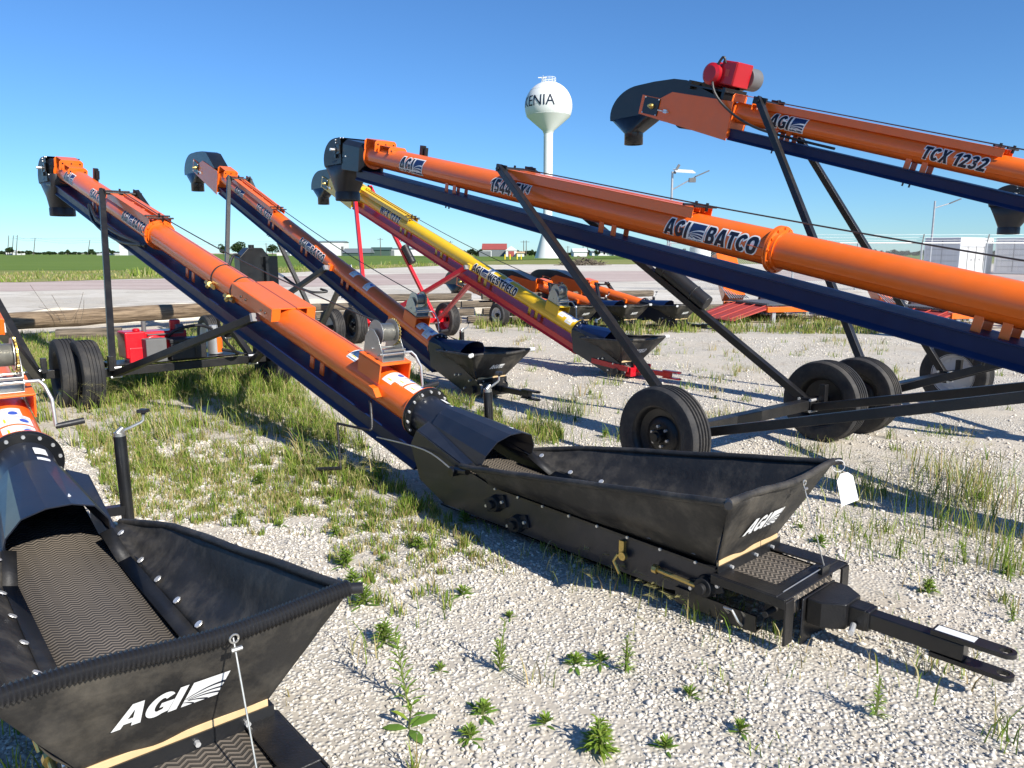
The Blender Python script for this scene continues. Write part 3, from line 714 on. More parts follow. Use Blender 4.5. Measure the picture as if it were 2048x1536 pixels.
def drawbar(parent, y0, y1, z, mat, w_=0.075, x=0.0, label=True):
    d = MB(); d.beam((x, y0, z), (x, y1 + 0.13, z), w_, w_)
    d.box((x, y0 - 0.10, z), (w_ + 0.022, 0.03, w_ + 0.022))
    o = d.build('drawbar', mat, parent, bevel=0.005)
    for k in (-1, 1):
        zc = z + k * (w_ / 2 + 0.012); hw = w_ * 0.55; out = []; inn = []; n = 28
        for i in range(n):
            t = 2 * math.pi * i / n + math.pi / n; cx, sy = math.cos(t), math.sin(t)
            inn.append((x + 0.022 * cx, y1 + 0.022 * sy))
            out.append((x + hw * cx, y1 + hw * sy) if sy < 0 else (x + max(-hw, min(hw, hw * cx * 1.6)), y1 + 0.25 * min(1.0, sy * 1.8)))
        lo = [V(p[0], p[1], zc - 0.009) for p in out]; hi = [V(p[0], p[1], zc + 0.009) for p in out]
        hi2 = [V(p[0], p[1], zc + 0.009) for p in inn]; lo2 = [V(p[0], p[1], zc - 0.009) for p in inn]
        MB().loft([lo, hi, hi2, lo2, lo], closed=True).build('clevis_plate', mat, o, smooth=30)
    if label: MB().box((x, y1 + 0.17, z + w_ / 2 + 0.0225), (0.05, 0.14, 0.001)).build('drawbar_label', M['white'], o, smooth=0)
    return o

def conveyor(label, group, yaw, L, s0, kind, R, fl, hd, axle, clamp, legtop, track, tube_mat='orange', trough_mat='navy', frame_mat='frame', rim_mats=('frame', 'frame'),
             ring=None, decals=(), hood_out=0.6, half=1.05, WR=0.37, corr=False, wide=True, canister=None, power=None, logo=('AGI', True), draw_mat='black', labels=True,
             slots=False, spans=(1.3, 3.3, 5.4, 7.4, 9.4), motor=False, straps=None, saddle=False, jack_x=0.42, panel_mat=None, cap_white=False, simple=False, winch_on=True, head_len=1.45):
    y = R_(yaw); rv = V(math.cos(y), math.sin(y), 0); hv = V(-math.sin(y), math.cos(y), 0)
    E_ = empty('belt_conveyor', rv * L + hv * s0, y); tag(E_, label, 'conveyor', group)
    T = Frame(fl, hd); TM = M[tube_mat]; FM = M[frame_mat]; DM = M[draw_mat]
    P = E_
    # --- tube
    tb = MB(); tb.loft([tube_section(T, a, R) for a in np.linspace(0, T.L, 24)], closed=True, cap=True)
    tube = tb.build('conveyor_tube', TM, P, smooth=25)
    fl_ = MB(); fl_.cyl(T(-0.012), T(-0.026), R * 1.36, n=48); fl_.cyl(T(-0.027), T(-0.042), R * 1.33, n=48)
    pts = []; ds = []; fl_.cur = 1
    for k in range(14):
        t = 2 * math.pi * k / 14 + 0.2; pts.append(T(-0.042, R * 1.21 * math.cos(t), R * 1.21 * math.sin(t))); ds.append(-T.d)
    bolts(fl_, pts, ds, 0.010, 0.010); fl_.build('boot_flange', [M['black'], M['steel']], P)
    o_ = MB(); o_.cyl(T(-0.002), T(-0.011), R * 1.35, n=48); o_.build('tube_flange', TM, tube)
    if ring is not None:
        a = T.a(ring); g = MB(); g.cyl(T(a - 0.018), T(a - 0.003), R * 1.27, n=48); g.cyl(T(a + 0.003), T(a + 0.018), R * 1.27, n=48); g.cyl(T(a - 0.05), T(a - 0.0185), R * 1.10, n=40)
        b = g; pts = []; ds = []
        for k in range(12):
            t = 2 * math.pi * k / 12; pts.append(T(a - 0.018, R * 1.18 * math.cos(t), R * 1.18 * math.sin(t))); ds.append(-T.d)
        bolts(b, pts, ds, 0.009, 0.012); rg = g.build('joint_flange', TM, tube)
        for s in (-1, 1): MB().add([T(a + 0.02, s * R, 0), T(a + 0.02, s * R * 1.25, 0), T(a + 0.20, s * R * 1.0, 0)], [(0, 1, 2)]).build('gusset', TM, rg, solid=0.006, smooth=0)
    # --- return trough
    def tro(a):
        n0 = -R - 0.066; return [T(a, -0.162, n0), T(a, 0.162, n0), T(a, 0.162, n0 - 0.010), T(a, 0.138, n0 - 0.016), T(a, 0.126, n0 - 0.118), T(a, 0.150, n0 - 0.150), T(a, 0.150, n0 - 0.160), T(a, -0.150, n0 - 0.160), T(a, -0.150, n0 - 0.150), T(a, -0.126, n0 - 0.118), T(a, -0.138, n0 - 0.016), T(a, -0.162, n0 - 0.010)]
    k_ = R / 0.145
    def tro_s(a):
        c = T(a, 0, -R - 0.066); return [c + (p - c) * (k_ if k_ < 1 else 1) for p in tro(a)]
    ts = -0.16; te = T.L + (0.28 if kind == 'long' else -0.05)
    tr = MB(); tr.loft([tro_s(a) for a in np.linspace(ts, te, 14)], closed=True, cap=True)
    trough = tr.build('return_trough', M[trough_mat], P, smooth=20)
    hg = [];
    for a in spans:
        if a > T.L - 0.3: continue
        for da in (0, 0.17):
            for s in (-1, 1): MB().frame_box(T(a + da, s * R * 0.60, -R - 0.022), T.x * 0.005, T.d * 0.030, T.n * 0.058).build('hanger', TM, P)
        b = MB(); n0 = -R - 0.066 - 0.160 * min(1, k_)
        bolts(b, [T(a + 0.06, -0.10, n0), T(a + 0.13, -0.10, n0)], [-T.n, -T.n], 0.010, 0.03); b.build('idler_bolts', M['black'], P)
    # --- track for the lift arm
    if track:
        a0, a1 = T.a(track[0]), T.a(track[1]); wd = R * 0.86; tk = MB(); tp = R + 0.045
        for s in (-1, 1):
            tk.frame_box(T((a0 + a1) / 2, s * wd, tp - R * 0.30), T.x * 0.004, T.d * ((a1 - a0) / 2), T.n * (R * 0.30))
            tk.frame_box(T((a0 + a1) / 2, s * (wd * 0.64), tp + 0.0035), T.x * (wd * 0.36 + 0.004), T.d * ((a1 - a0) / 2), T.n * 0.0035)
            tk.frame_box(T((a0 + a1) / 2, s * (wd * 0.28), tp - 0.016), T.x * 0.004, T.d * ((a1 - a0) / 2 - 0.002), T.n * 0.0155)
        track_o = tk.build('lift_track', TM, P, bevel=0.002)
        for aa in (a0 - 0.02, a0 + 0.10, a1 - 0.02): MB().cyl(T(aa, -wd * 1.18, tp + 0.018), T(aa, wd * 1.18, tp + 0.018), 0.010, n=10).cyl(T(aa, 0.02, tp - 0.02), T(aa, 0.02, tp + 0.05), 0.013, n=10).build('track_rod', M['frame'], track_o)
        for k in range(4):
            aa = a0 + (a1 - a0) * (k + 0.5) / 4; MB().frame_box(T(aa, 0, tp - 0.008), T.x * wd * 0.3, T.d * 0.025, T.n * 0.003).build('track_plate', TM, track_o)
        lt = T.a(legtop[0])
        if winch_on:
            sag = []
            pA = T(lt - 0.1, 0.02, tp + 0.03); pB = T(0.66, 0.02, R + 0.30)
            pM = T(a0 - 0.03, 0.02, tp + 0.03)
            for p, q, n in ((pA, pM, 8), (pM, pB, 20)):
                for i in range(n): t = i / n; c = p.lerp(q, t); c.z -= 0.05 * math.sin(math.pi * t) * (1 if n > 8 else 0); sag.append(c)
            sag.append(pB); MB().sweep(sag, 0.0065, 6).build('lift_cable', M['cable'], P)
    # --- undercarriage
    ay, az = axle; ax_ = MB(); ax_.box((0, ay, az), (2 * half - 0.10, 0.09, 0.09))
    for s in (-1, 1): ax_.box((s * (half - 0.28), ay, az + 0.0), (0.10, 0.12, 0.13)); ax_.box((s * (half - 0.22), ay - 0.11, az + 0.11), (0.055, 0.06, 0.16))
    axo = ax_.build('axle', FM, P, bevel=0.005)
    cb = MB()
    for s in (-1, 1):
        for dy in (-0.055, 0.055):
            for dz in (-0.05, 0.05): cb.cyl((s * (half - 0.28) - 0.055, ay + dy, az + dz), (s * (half - 0.28) + 0.055, ay + dy, az + dz), 0.014, n=8)
    cb.build('clamp_bolts', M['steel'], axo)
    for s, rm in ((-1, rim_mats[0]), (1, rim_mats[1])): wheel(P, (s * half, ay, az), WR, 0.215, M[rm], s, slots=slots and s > 0)
    lx = half - 0.27; tw = R + 0.075; lt = T.a(legtop[0]); ca = T.a(clamp)
    for s in (-1, 1):
        f0 = V(s * lx, ay + 0.02, az + 0.03); t0 = T(lt, s * tw, R + 0.05)
        lg = MB(); dd = (t0 - f0).normalized(); lg.beam(f0, t0 + dd * 0.05, 0.068, 0.068, up=(1, 0, 0)); lo = lg.build('lift_leg', FM, P, bevel=0.005)
        if canister and s > 0:
            q0, q1 = canister; off = V(0.03, -0.09, 0.06)
            c0 = f0.lerp(t0, q0) + off; c1 = f0.lerp(t0, q1) + off; cm = MB(); cm.cyl(c0, c1, 0.075, n=24); cm.cyl(c1.lerp(c0, 0.30), c1.lerp(c0, 0.27), 0.083, n=24); cm.cyl(c0.lerp(c1, -0.06), c0.lerp(c1, 0.10), 0.083, n=24)
            cm.build('manual_canister', M['plastic'], lo, bevel=0.01)
        g0 = V(s * lx, ay - 0.04, az - 0.02); g1 = T(ca, s * (R + 0.075), -0.02)
        am = MB(); am.beam(g0, g1, 0.068, 0.075, up=(1, 0, 0)); ao = am.build('lower_arm', FM, P, bevel=0.005)
        e = MB(); dd = (g1 - g0).normalized(); e.beam(g1 - dd * 0.02, g1 + dd * 0.012, 0.074, 0.081, up=(1, 0, 0)); e.build('arm_cap', M['galv'] if not simple else FM, ao)
    sm = MB(); sm.cyl(T(lt, -tw - 0.05, R + 0.05), T(lt, tw + 0.05, R + 0.05), 0.020, n=14)
    for s in (-1, 1): sm.frame_box(T(lt + 0.01, s * (tw - 0.02), R + 0.055), T.x * 0.008, T.d * 0.09, T.n * 0.04)
    sm.build('lift_slider', M['frame'], P)
    sa = MB()
    if saddle:
        poly = [(-1.3 * R, R * 0.10), (-1.3 * R, R * 1.02), (1.3 * R, R * 1.02), (1.3 * R, R * 0.10)]
        sa.frame_box(T(ca + 0.12, 0, R * 1.03), T.x * (R * 1.45), T.d * 0.42, T.n * 0.006)
        for s in (-1, 1): sa.frame_box(T(ca + 0.12, s * R * 1.45, R * 0.62), T.x * 0.006, T.d * 0.42, T.n * (R * 0.42))
        for da in (-0.414, 0.414):
            for s in (-1, 1): sa.frame_box(T(ca + 0.12 + da, s * R * 1.16, R * 0.62), T.x * (R * 0.27), T.d * 0.005, T.n * (R * 0.40))
        sa.build('arm_saddle', TM, P, bevel=0.004)
        b = MB(); bolts(b, [T(ca + 0.12 + q, -R * 1.45 - 0.006, R * 0.55) for q in (-0.3, -0.22, 0.1, 0.2)], [V(-1, 0, 0)] * 4, 0.010, 0.010); b.build('saddle_bolts', M['frame'], P)
    else:
        sa.frame_box(T(ca, 0, -0.01), T.x * (R + 0.04), T.d * 0.05, T.n * 0.045); sa.build('arm_saddle', TM, P, bevel=0.004)
    if straps:
        for q in straps:
            a = T.a(q); s_ = MB(); s_.lathe(T(a), T.d, [(R * 1.005, -0.012), (R * 1.04, -0.010), (R * 1.04, 0.010), (R * 1.005, 0.012)], 40); so_ = s_.build('strap', M['blackmatt'], P)
            h = MB(); h.cyl(T(a - 0.10, -R * 1.05, -R * 0.45), T(a + 0.10, -R * 1.05, -R * 0.45), 0.022, n=12); h.cyl(T(a - 0.02, -R * 1.12, -R * 0.35), T(a + 0.03, -R * 1.12, -R * 0.6), 0.028, n=12); h.build('hose_coupler', M['brass'], so_)
    # --- head
    HB = 0.30 if kind == 'long' else 0.24
    def bridge(a, h0, hw, ln, nm):
        pts = [(-hw, R * 0.55)]
        pts += [(-hw, R + h0 - 0.03), (-hw + 0.03, R + h0), (hw - 0.03, R + h0), (hw, R + h0 - 0.03), (hw, R * 0.55)]
        for i in range(9): t = i / 8; ph = math.asin(min(1, 0.55)) + (math.pi - 2 * math.asin(0.55)) * t; pts.append((R * 1.005 * math.cos(ph), R * 1.005 * math.sin(ph)))
        m_ = MB(); m_.prism(pts, T(a), T.x, T.n, T.d * 0.008); m_.prism(pts, T(a + ln), T.x, T.n, T.d * 0.008)
        m_.frame_box(T(a + ln / 2, 0, R + h0 - 0.004), T.x * (hw - 0.03), T.d * (ln / 2 - 0.005), T.n * 0.004)
        ob = m_.build(nm, TM, P, bevel=0.003)
        b = MB(); bolts(b, [T(a - 0.004, s * hw * 0.72, R + h0 - 0.05) for s in (-1, 0, 1)], [-T.d] * 3, 0.013, 0.006); b.build('bracket_bolts', M['frame'], ob)
    bridge(T.L - 0.28, 0.085, R * 1.15, 0.30, 'head_bracket')
    if kind == 'long':
        bridge(T.L - 0.62, 0.03, R * 0.95, 0.30, 'head_bracket')
        c = T.p1; hw = 0.235; Y0 = c.y; Z0 = c.z
        f_ = MB(); f_.cyl(T(T.L + 0.001), T(T.L + 0.016), R * 1.25, n=40); f_.build('head_flange', TM, tube)
        # steel throat box
        so2 = hood_out
        bx = MB(); top = R + 0.01; bot = -R - 0.10
        q0 = T(T.L + 0.018); q1 = T(T.L + 0.018 + so2 * 0.62)
        secs = []
        for aa, hwid, tp_, bt_ in ((T.L + 0.018, R * 1.05, R * 1.0, -R * 1.0), (T.L + 0.10, 0.20, top, bot), (T.L + 0.02 + so2 * 0.70, 0.225, top + 0.01, bot - 0.02)):
            secs.append([T(aa, -hwid, bt_), T(aa, -hwid, tp_ * 0.6), T(aa, -hwid * 0.72, tp_), T(aa, hwid * 0.72, tp_), T(aa, hwid, tp_ * 0.6), T(aa, hwid, bt_)])
        bx.loft(secs, closed=True, cap=True); throat = bx.build('head_throat', M['black'], P, bevel=0.006, smooth=20)
        # moulded hood: side outline swept across the width, then a round spout
        cy = Y0 + so2; cz = Z0 + T.d.z / T.d.y * so2
        hd_ = MB(); prof = []
        for i in range(15):
            t = R_(100 - 118 * i / 14); prof.append((cy + 0.02 + 0.43 * math.cos(t) * 0.92, cz - 0.14 + 0.30 * math.sin(t)))
        rear = [(cy - 0.30, cz + 0.20), (cy - 0.32, cz - 0.12)]
        secs = []
        outer = prof
        nseg = len(outer)
        for sx, sc in ((-hw, 0.93), (-hw + 0.025, 1.0), (hw - 0.025, 1.0), (hw, 0.93)):
            secs.append([V(sx, cy + (p - cy) * sc, cz + (q - cz) * sc) for p, q in [(cy - 0.12, cz + 0.155)] + outer])
        hd_.loft(secs)
        for sx in (-hw, hw):
            pl = [V(sx, cy + (p - cy) * 0.93, cz + (q - cz) * 0.93) for p, q in [(cy - 0.12, cz + 0.155)] + outer + [(cy - 0.22, cz - 0.24), (cy - 0.22, cz + 0.15)]]
            hd_.add(pl, [tuple(range(len(pl)))])
        hood = hd_.build('discharge_hood', M['plastic'], P, smooth=40)
        # spout: rectangle to circle
        r_s = 0.172; zt = cz - 0.17; zb = cz - 0.60; n = 32; top_ = []; botm = []
        for i in range(n):
            t = 2 * math.pi * i / n; cx_, sy_ = math.cos(t), math.sin(t); k = 1 / max(abs(cx_), abs(sy_)); k = 0.3 + 0.7 * k
            top_.append(V(hw * 0.99 * max(-1, min(1, cx_ * k)), cy + 0.005 + 0.41 * max(-1, min(1, sy_ * k)), zt - 0.05 * max(-1, min(1, sy_ * k)))); botm.append(V(r_s * cx_, cy + 0.10 + r_s * sy_, zb))
        sp = MB(); mid = [a.lerp(b, 0.55) for a, b in zip(top_, botm)]
        col = [b - V(0, 0, 0.13) for b in botm]; sp.loft([top_, mid, botm, col], closed=True)
        spo = sp.build('discharge_spout', M['plastic'], hood, smooth=40, solid=0.010)
        MB().lathe(V(0, cy + 0.10, zb), (0, 0, 1), [(r_s + 0.006, -0.125), (r_s + 0.012, -0.12), (r_s + 0.012, -0.015), (r_s + 0.004, 0.0)], 36).build('spout_collar', M['plastic'], hood)
        sh = MB(); sc_ = V(-hw - 0.002, cy - 0.06, cz - 0.02); sh.cyl(sc_, sc_ + V(-0.10, 0, 0), 0.020, n=16); s1 = sh.build('drive_shaft', M['steel'], throat)
        be = MB(); be.cyl(sc_, sc_ + V(-0.03, 0, 0), 0.055, 0.048, n=20); be.box(sc_ + V(-0.01, -0.08, 0.0), (0.02, 0.10, 0.13)); be.box(sc_ + V(-0.012, 0.0, -0.09), (0.03, 0.05, 0.05)); be.build('head_bearing', M['black'], throat, bevel=0.004)
        sb = MB(); bolts(sb, [sc_ + V(-0.001, q, z_) for q, z_ in ((-0.25, 0.14), (-0.16, 0.15), (-0.3, -0.12), (0.0, 0.10), (0.0, 0.14))], [V(-1, 0, 0)] * 5, 0.010, 0.012); sb.build('throat_bolts', M['steel'], throat)
        pk = MB(); pk.frame_box(T(T.L - 1.05, R * 0.9, R + 0.02), T.x * 0.03, T.d * 0.03, T.n * 0.09); pk.frame_box(T(T.L - 1.12, R * 0.95, R + 0.03), T.x * 0.02, T.d * 0.02, T.n * 0.06); pk.build('rope_guide', M['frame'], P)
    else:
        pm = panel_mat or TM; Lp = head_len
        # side panels
        for s in (-1, 1):
            pp = [(T.L - 0.06, -R - 0.21), (T.L - 0.02, R * 0.95), (T.L + Lp - 0.50, R * 0.70), (T.L + Lp - 0.32, -0.02), (T.L + Lp, -0.02), (T.L + Lp, -R - 0.14)]
            m_ = MB(); m_.prism(pp, T(0, s * (R + 0.035), 0), T.d, T.n, T.x * 0.006); po = m_.build('head_panel', pm, P)
            b = MB(); bo = T.L + Lp - 0.20
            b.frame_box(T(bo, s * (R + 0.045), -0.135), T.x * 0.006, T.d * 0.135, T.n * 0.105); b.cur = 1; bolts(b, [T(bo + q, s * (R + 0.051), z_) for q in (-0.12, 0.12) for z_ in (-0.23, -0.04)], [V(s, 0, 0)] * 4, 0.009, 0.01); bp = b.build('bearing_plate', [M['black'], M['steel']], po)
            b = MB(); b.cyl(T(bo - 0.02, s * (R + 0.05), -0.135), T(bo - 0.02, s * (R + 0.085), -0.135), 0.038, 0.03, n=18); b.cyl(T(bo - 0.02, s * (R + 0.08), -0.135), T(bo - 0.02, s * (R + 0.12), -0.135), 0.018, n=12); b.build('head_bearing', M['brass'], bp)
            b = MB(); b.cyl(T(bo - 0.14, s * (R + 0.055), -0.165), T(bo - 0.33, s * (R + 0.055), -0.165), 0.009, n=8); b.frame_box(T(bo - 0.27, s * (R + 0.05), -0.16), T.x * 0.012, T.d * 0.028, T.n * 0.022)
            b.build('take_up_screw', M['steel'], bp)
        b = MB(); b.frame_box(T(T.L - 0.05, 0, -0.10), T.x * (R + 0.032), T.d * 0.006, T.n * (R + 0.06)); b.frame_box(T(T.L + 0.5, 0, -R - 0.16), T.x * (R + 0.03), T.d * 0.55, T.n * 0.004); b.build('head_back_plate', TM, P)
        b = MB(); b.cyl(T(T.L + Lp - 0.20, -R, -0.13), T(T.L + Lp - 0.20, R, -0.13), 0.10, n=24); b.cyl(T(T.L + 0.72, -R, -R - 0.07), T(T.L + 0.72, R, -R - 0.07), 0.13, n=24); b.build('head_pulley', M['blackmatt'], P)
        hw = R + 0.026; o = T(T.L + Lp - 0.20, 0, -0.10)     # hood around the pulley
        pr_ = T(T.L + 0.16, 0, R * 0.98); prof = [(pr_.y, pr_.z), (o.y - 0.55, o.z + 0.20), (o.y - 0.35, o.z + 0.25), (o.y - 0.02, o.z + 0.27)]
        for i in range(13):
            t = R_(92 - 100 * i / 12); prof.append((o.y + 0.28 + 0.50 * math.cos(t), o.z - 0.075 + 0.345 * math.sin(t)))
        h = MB(); secs = [[V(sx, p, q) for p, q in prof] for sx in (-hw, -hw * 0.5, hw * 0.5, hw)]; h.loft(secs)
        side = prof + [(o.y - 0.02, o.z - 0.13), (o.y - 0.50, o.z - 0.02)]
        for sx in (-hw, hw): h.add([V(sx, p, q) for p, q in side], [tuple(range(len(side)))])
        hood = h.build('discharge_hood', M['black'], P, smooth=40)
        n = 28; rs = 0.125; cy = o.y + 0.46; top_ = []; botm = []
        for i in range(n):
            t = 2 * math.pi * i / n; cx_, sy_ = math.cos(t), math.sin(t); k = 1 / max(abs(cx_), abs(sy_))
            top_.append(V(hw * cx_ * k, (o.y + 0.375) + 0.395 * sy_ * k, o.z - 0.112)); botm.append(V(rs * cx_, cy, o.z - 0.31) + V(0, rs * sy_, 0))
        sp = MB(); sp.loft([top_, botm, [b - V(0, 0, 0.15) for b in botm]], closed=True); sp.build('discharge_spout', M['black'], hood, smooth=30, solid=0.006)
    if motor:
        c = T(T.L + 0.34, 0.0, R + 0.25); mo = MB(); x0 = c + V(-0.18, 0, 0); mo.lathe(x0, (1, 0, 0), [(0.0, -0.10), (0.09, -0.098), (0.125, -0.07), (0.130, 0.02), (0.135, 0.03), (0.135, 0.36), (0.12, 0.40), (0, 0.40)], 32)
        for k in range(10):
            t = k * math.pi / 5; mo.frame_box(x0 + V(0.19, math.cos(t) * 0.137, math.sin(t) * 0.137), V(0.15, 0, 0), V(0, math.cos(t), math.sin(t)) * 0.008, V(0, -math.sin(t), math.cos(t)) * 0.005)
        mm = mo.build('electric_motor', M['motor_red'], P, smooth=35)
        b = MB(); cbx = c + T.d * -0.20 + V(-0.03, 0, 0.04); b.frame_box(cbx, V(0.15, 0, 0), T.d * 0.115, T.n * 0.135); jb = b.build('junction_box', M['motor_red'], mm, bevel=0.012)
        b = MB(); b.frame_box(cbx - V(0.156, 0, 0), V(0.006, 0, 0), T.d * 0.105, T.n * 0.122); b.build('junction_box_lid', M['motor_red'], mm, bevel=0.01)
        b = MB(); b.frame_box(cbx - V(0.164, 0, 0), V(0.001, 0, 0), T.d * 0.03, T.n * 0.04); b.build('motor_plate', M['ramp_red'], mm)
        b = MB(); b.cyl(cbx + T.d * -0.02 + V(0.16, 0, -0.02), cbx + T.d * -0.02 + V(0.36, 0, -0.02), 0.13, n=28); b.build('motor_fan_cover', M['grey_box'], mm, bevel=0.01)
        b = MB(); b.frame_box(T(T.L + 0.38, 0, R + 0.085), T.x * 0.22, T.d * 0.30, T.n * 0.010); b.frame_box(T(T.L + 0.66, 0, R + 0.09), T.x * 0.21, T.d * 0.02, T.n * 0.05); b.frame_box(T(T.L + 0.12, 0, R + 0.06), T.x * 0.21, T.d * 0.02, T.n * 0.065); b.build('motor_base', M['black'], P)
        b = MB(); b.prism([(T.L + 1.05, R + 0.02), (T.L + 0.6, R + 0.26), (T.L + 0.30, R + 0.42), (T.L + 0.15, R + 0.38), (T.L + 0.15, R + 0.16), (T.L + 0.9, R - 0.2)], T(0, R + 0.12, 0), T.d, T.n, T.x * 0.10); b.build('belt_guard', M['black'], P, bevel=0.02)
        b = MB(); q = [cbx + T.n * 0.10 + V(-0.16, 0, 0) + T.d * 0.06, cbx + T.n * 0.16 + V(-0.19, 0, 0) + T.d * 0.10, cbx + V(-0.22, 0, -0.05) + T.d * 0.16, cbx + V(-0.22, 0, -0.25) + T.d * 0.13, T(T.L - 0.02, -R - 0.05, 0.0), T(T.L - 0.40, -R - 0.04, -R * 0.9), T(T.L - 0.8, -R * 0.8, -R - 0.02), T(T.L - 1.6, -R * 0.8, -R - 0.03)]
        # smooth the conduit
        sm_ = []
        for i in range(len(q) - 1):
            for t in (0, .25, .5, .75):
                p0 = q[max(i - 1, 0)]; p1 = q[i]; p2 = q[i + 1]; p3 = q[min(i + 2, len(q) - 1)]
                sm_.append(0.5 * (2 * p1 + (p2 - p0) * t + (2 * p0 - 5 * p1 + 4 * p2 - p3) * t * t + (3 * p1 - p0 - 3 * p2 + p3) * t ** 3))
        b.sweep(sm_, 0.015, 8); b.build('power_conduit', M['plastic'], mm)
        b = MB(); ec = c + V(0.0, 0, 0.16); b.lathe(ec, (0, 1, 0), [(0.022 + 0.007 * math.cos(t * math.pi / 4), 0.007 * math.sin(t * math.pi / 4)) for t in range(8)], 16, closed=True); b.build('lifting_eye', M['frame'], mm)
    # --- winch, labels
    if winch_on: winch(T, 0.55, R, TM, P)
    if labels:
        for q, ph in ((0.26, 84), (0.12, 84), (0.36, 100)): label_patch(T, R, q, ph, 0.12, 0.17, tube)
        if kind == 'short':
            for q, ph in ((1.75, 118), (2.2, 100), (0.16, 120)): label_patch(T, R, q, ph, 0.14, 0.17, tube)
        else: label_patch(T, R, 0.86, 96, 0.13, 0.2, tube)
    for dc in decals: decal(T, R, dc[0], dc[1], dc[2], tube, emb=dc[3], two=dc[4], phi=dc[5] if len(dc) > 5 else 178)
    # --- hopper end
    if kind == 'long':
        hb = 0.25
        sk = [(-0.02, 0.15), (0.25, 0.10), (2.0, 0.09), (2.27, 0.20), (2.37, 0.42), (2.30, 0.53), (1.75, 0.365), (1.52, 0.315), (-0.02, 0.285)]
        for s in (-1, 1):
            m_ = MB(); m_.prism(sk, (s * (hb + 0.006), 0, 0), V(0, 1, 0), V(0, 0, 1), V(0.008, 0, 0)); skirt = m_.build('side_skirt', M['boot'], P)
            m_ = MB(); m_.beam((s * (hb + 0.020), -0.02, 0.29), (s * (hb + 0.020), 1.5, 0.318), 0.02, 0.012); m_.build('skirt_rail', M['black'], skirt)
            m_ = MB(); pts = [V(s * (hb + 0.031), 0.08 + 0.2 * k, 0.293 + 0.0185 * (0.08 + 0.2 * k)) for k in range(8)]; bolts(m_, pts, [V(s, 0, 0)] * 8, 0.008, 0.008); m_.build('skirt_bolts', M['steel'], skirt)
            for (yy, zz) in ((1.49, 0.225), (1.30, 0.15), (0.03, 0.19)):
                m_ = MB(); m_.cyl((s * (hb + 0.010), yy, zz), (s * (hb + 0.05), yy, zz), 0.055, 0.045, n=22); m_.cyl((s * (hb + 0.05), yy, zz), (s * (hb + 0.075), yy, zz), 0.026, n=16)
                m_.frame_box((s * (hb + 0.018), yy, zz), V(0.008, 0, 0), V(0, 0.085, -0.035), V(0, 0.016, 0.035)); bo = m_.build('roller_bearing', M['blackmatt'], P, bevel=0.004)
                m_ = MB(); bolts(m_, [V(s * (hb + 0.026), yy + q, zz - q * 0.4) for q in (-0.07, 0.07)], [V(s, 0, 0)] * 2, 0.010, 0.014); m_.build('bearing_bolts', M['steel'], bo)
            m_ = MB(); m_.box((s * (hb + 0.02), 0.52, 0.235), (0.02, 0.03, 0.07)); m_.cyl((s * (hb + 0.03), 0.50, 0.20), (s * (hb + 0.05), 0.50, 0.20), 0.022, n=14); m_.sweep([V(s * (hb + 0.04), 0.53, 0.2), V(s * (hb + 0.05), 0.55, 0.16), V(s * (hb + 0.04), 0.52, 0.10)], 0.009, 8); m_.build('latch', M['brass'], P)
            m_ = MB(); m_.cyl((s * (hb + 0.04), 0.30, 0.195), (s * (hb + 0.04), 0.06, 0.185), 0.011, n=10); m_.cyl((s * (hb + 0.04), 0.31, 0.196), (s * (hb + 0.04), 0.285, 0.195), 0.022, n=8); m_.build('tension_screw', M['brass'], P)
            m_ = MB(); m_.box((s * (hb + 0.02), -0.02, 0.10), (0.012, 0.42, 0.075)); m_.box((s * (hb + 0.0), -0.02, 0.065), (0.05, 0.42, 0.008)); m_.build('lower_rail', M['black'], P)
            m_ = MB(); m_.sweep([V(s * (hb + 0.028), -0.10, 0.11), V(s * (hb + 0.05), -0.09, 0.14), V(s * (hb + 0.05), -0.13, 0.14), V(s * (hb + 0.05), -0.16, 0.10), V(s * (hb + 0.03), -0.17, 0.075)], 0.006, 6); m_.build('safety_pin', M['zinc'], P)
            # shoulder plates between skirt and hood
            m_ = MB(); m_.quad(V(s * hb, 1.72, 0.362), V(s * hb, 2.30, 0.53), V(s * 0.155, 2.30, 0.575), V(s * 0.205, 1.70, 0.40))
            m_.quad(V(s * hb, 2.30, 0.53), V(s * hb, 2.37, 0.42), V(s * 0.14, 2.40, 0.50), V(s * 0.155, 2.30, 0.575)); m_.build('shoulder_plate', M['boot'], P, solid=0.005, smooth=0)
            m_ = MB(); m_.cyl((s * (hb + 0.012), 1.86, 0.345), (s * (hb + 0.07), 1.86, 0.345), 0.028, n=14); m_.cyl((s * (hb + 0.03), 1.90, 0.35), (s * (hb + 0.03), 1.74, 0.37), 0.022, n=12); m_.build('rim_bracket', M['black'], P)
        bh = MB(); bh.cyl(T(-0.043), T(-0.30), R * 0.995, R * 1.03, n=36); bh.build('boot_tube', M['boot'], P)
        lab = MB(); 
        for q, ww in ((-0.20, 0.075), (-0.29, 0.05)):
            for i in range(6):
                t0 = R_(78 - 4 * i); t1 = R_(78 - 4 * (i + 1)); rr = R * 1.035 + 0.002
                lab.quad(T(q, rr * math.cos(t0), rr * math.sin(t0)), T(q, rr * math.cos(t1), rr * math.sin(t1)), T(q + ww, rr * math.cos(t1), rr * math.sin(t1)), T(q + ww, rr * math.cos(t0), rr * math.sin(t0)))
        lab.build('boot_label', M['white'], P, smooth=0)
        am = [(-0.218, 0.395), (-0.205, 0.47), (-0.145, 0.555), (-0.05, 0.588), (0.05, 0.588), (0.145, 0.555), (0.205, 0.47), (0.218, 0.395)]
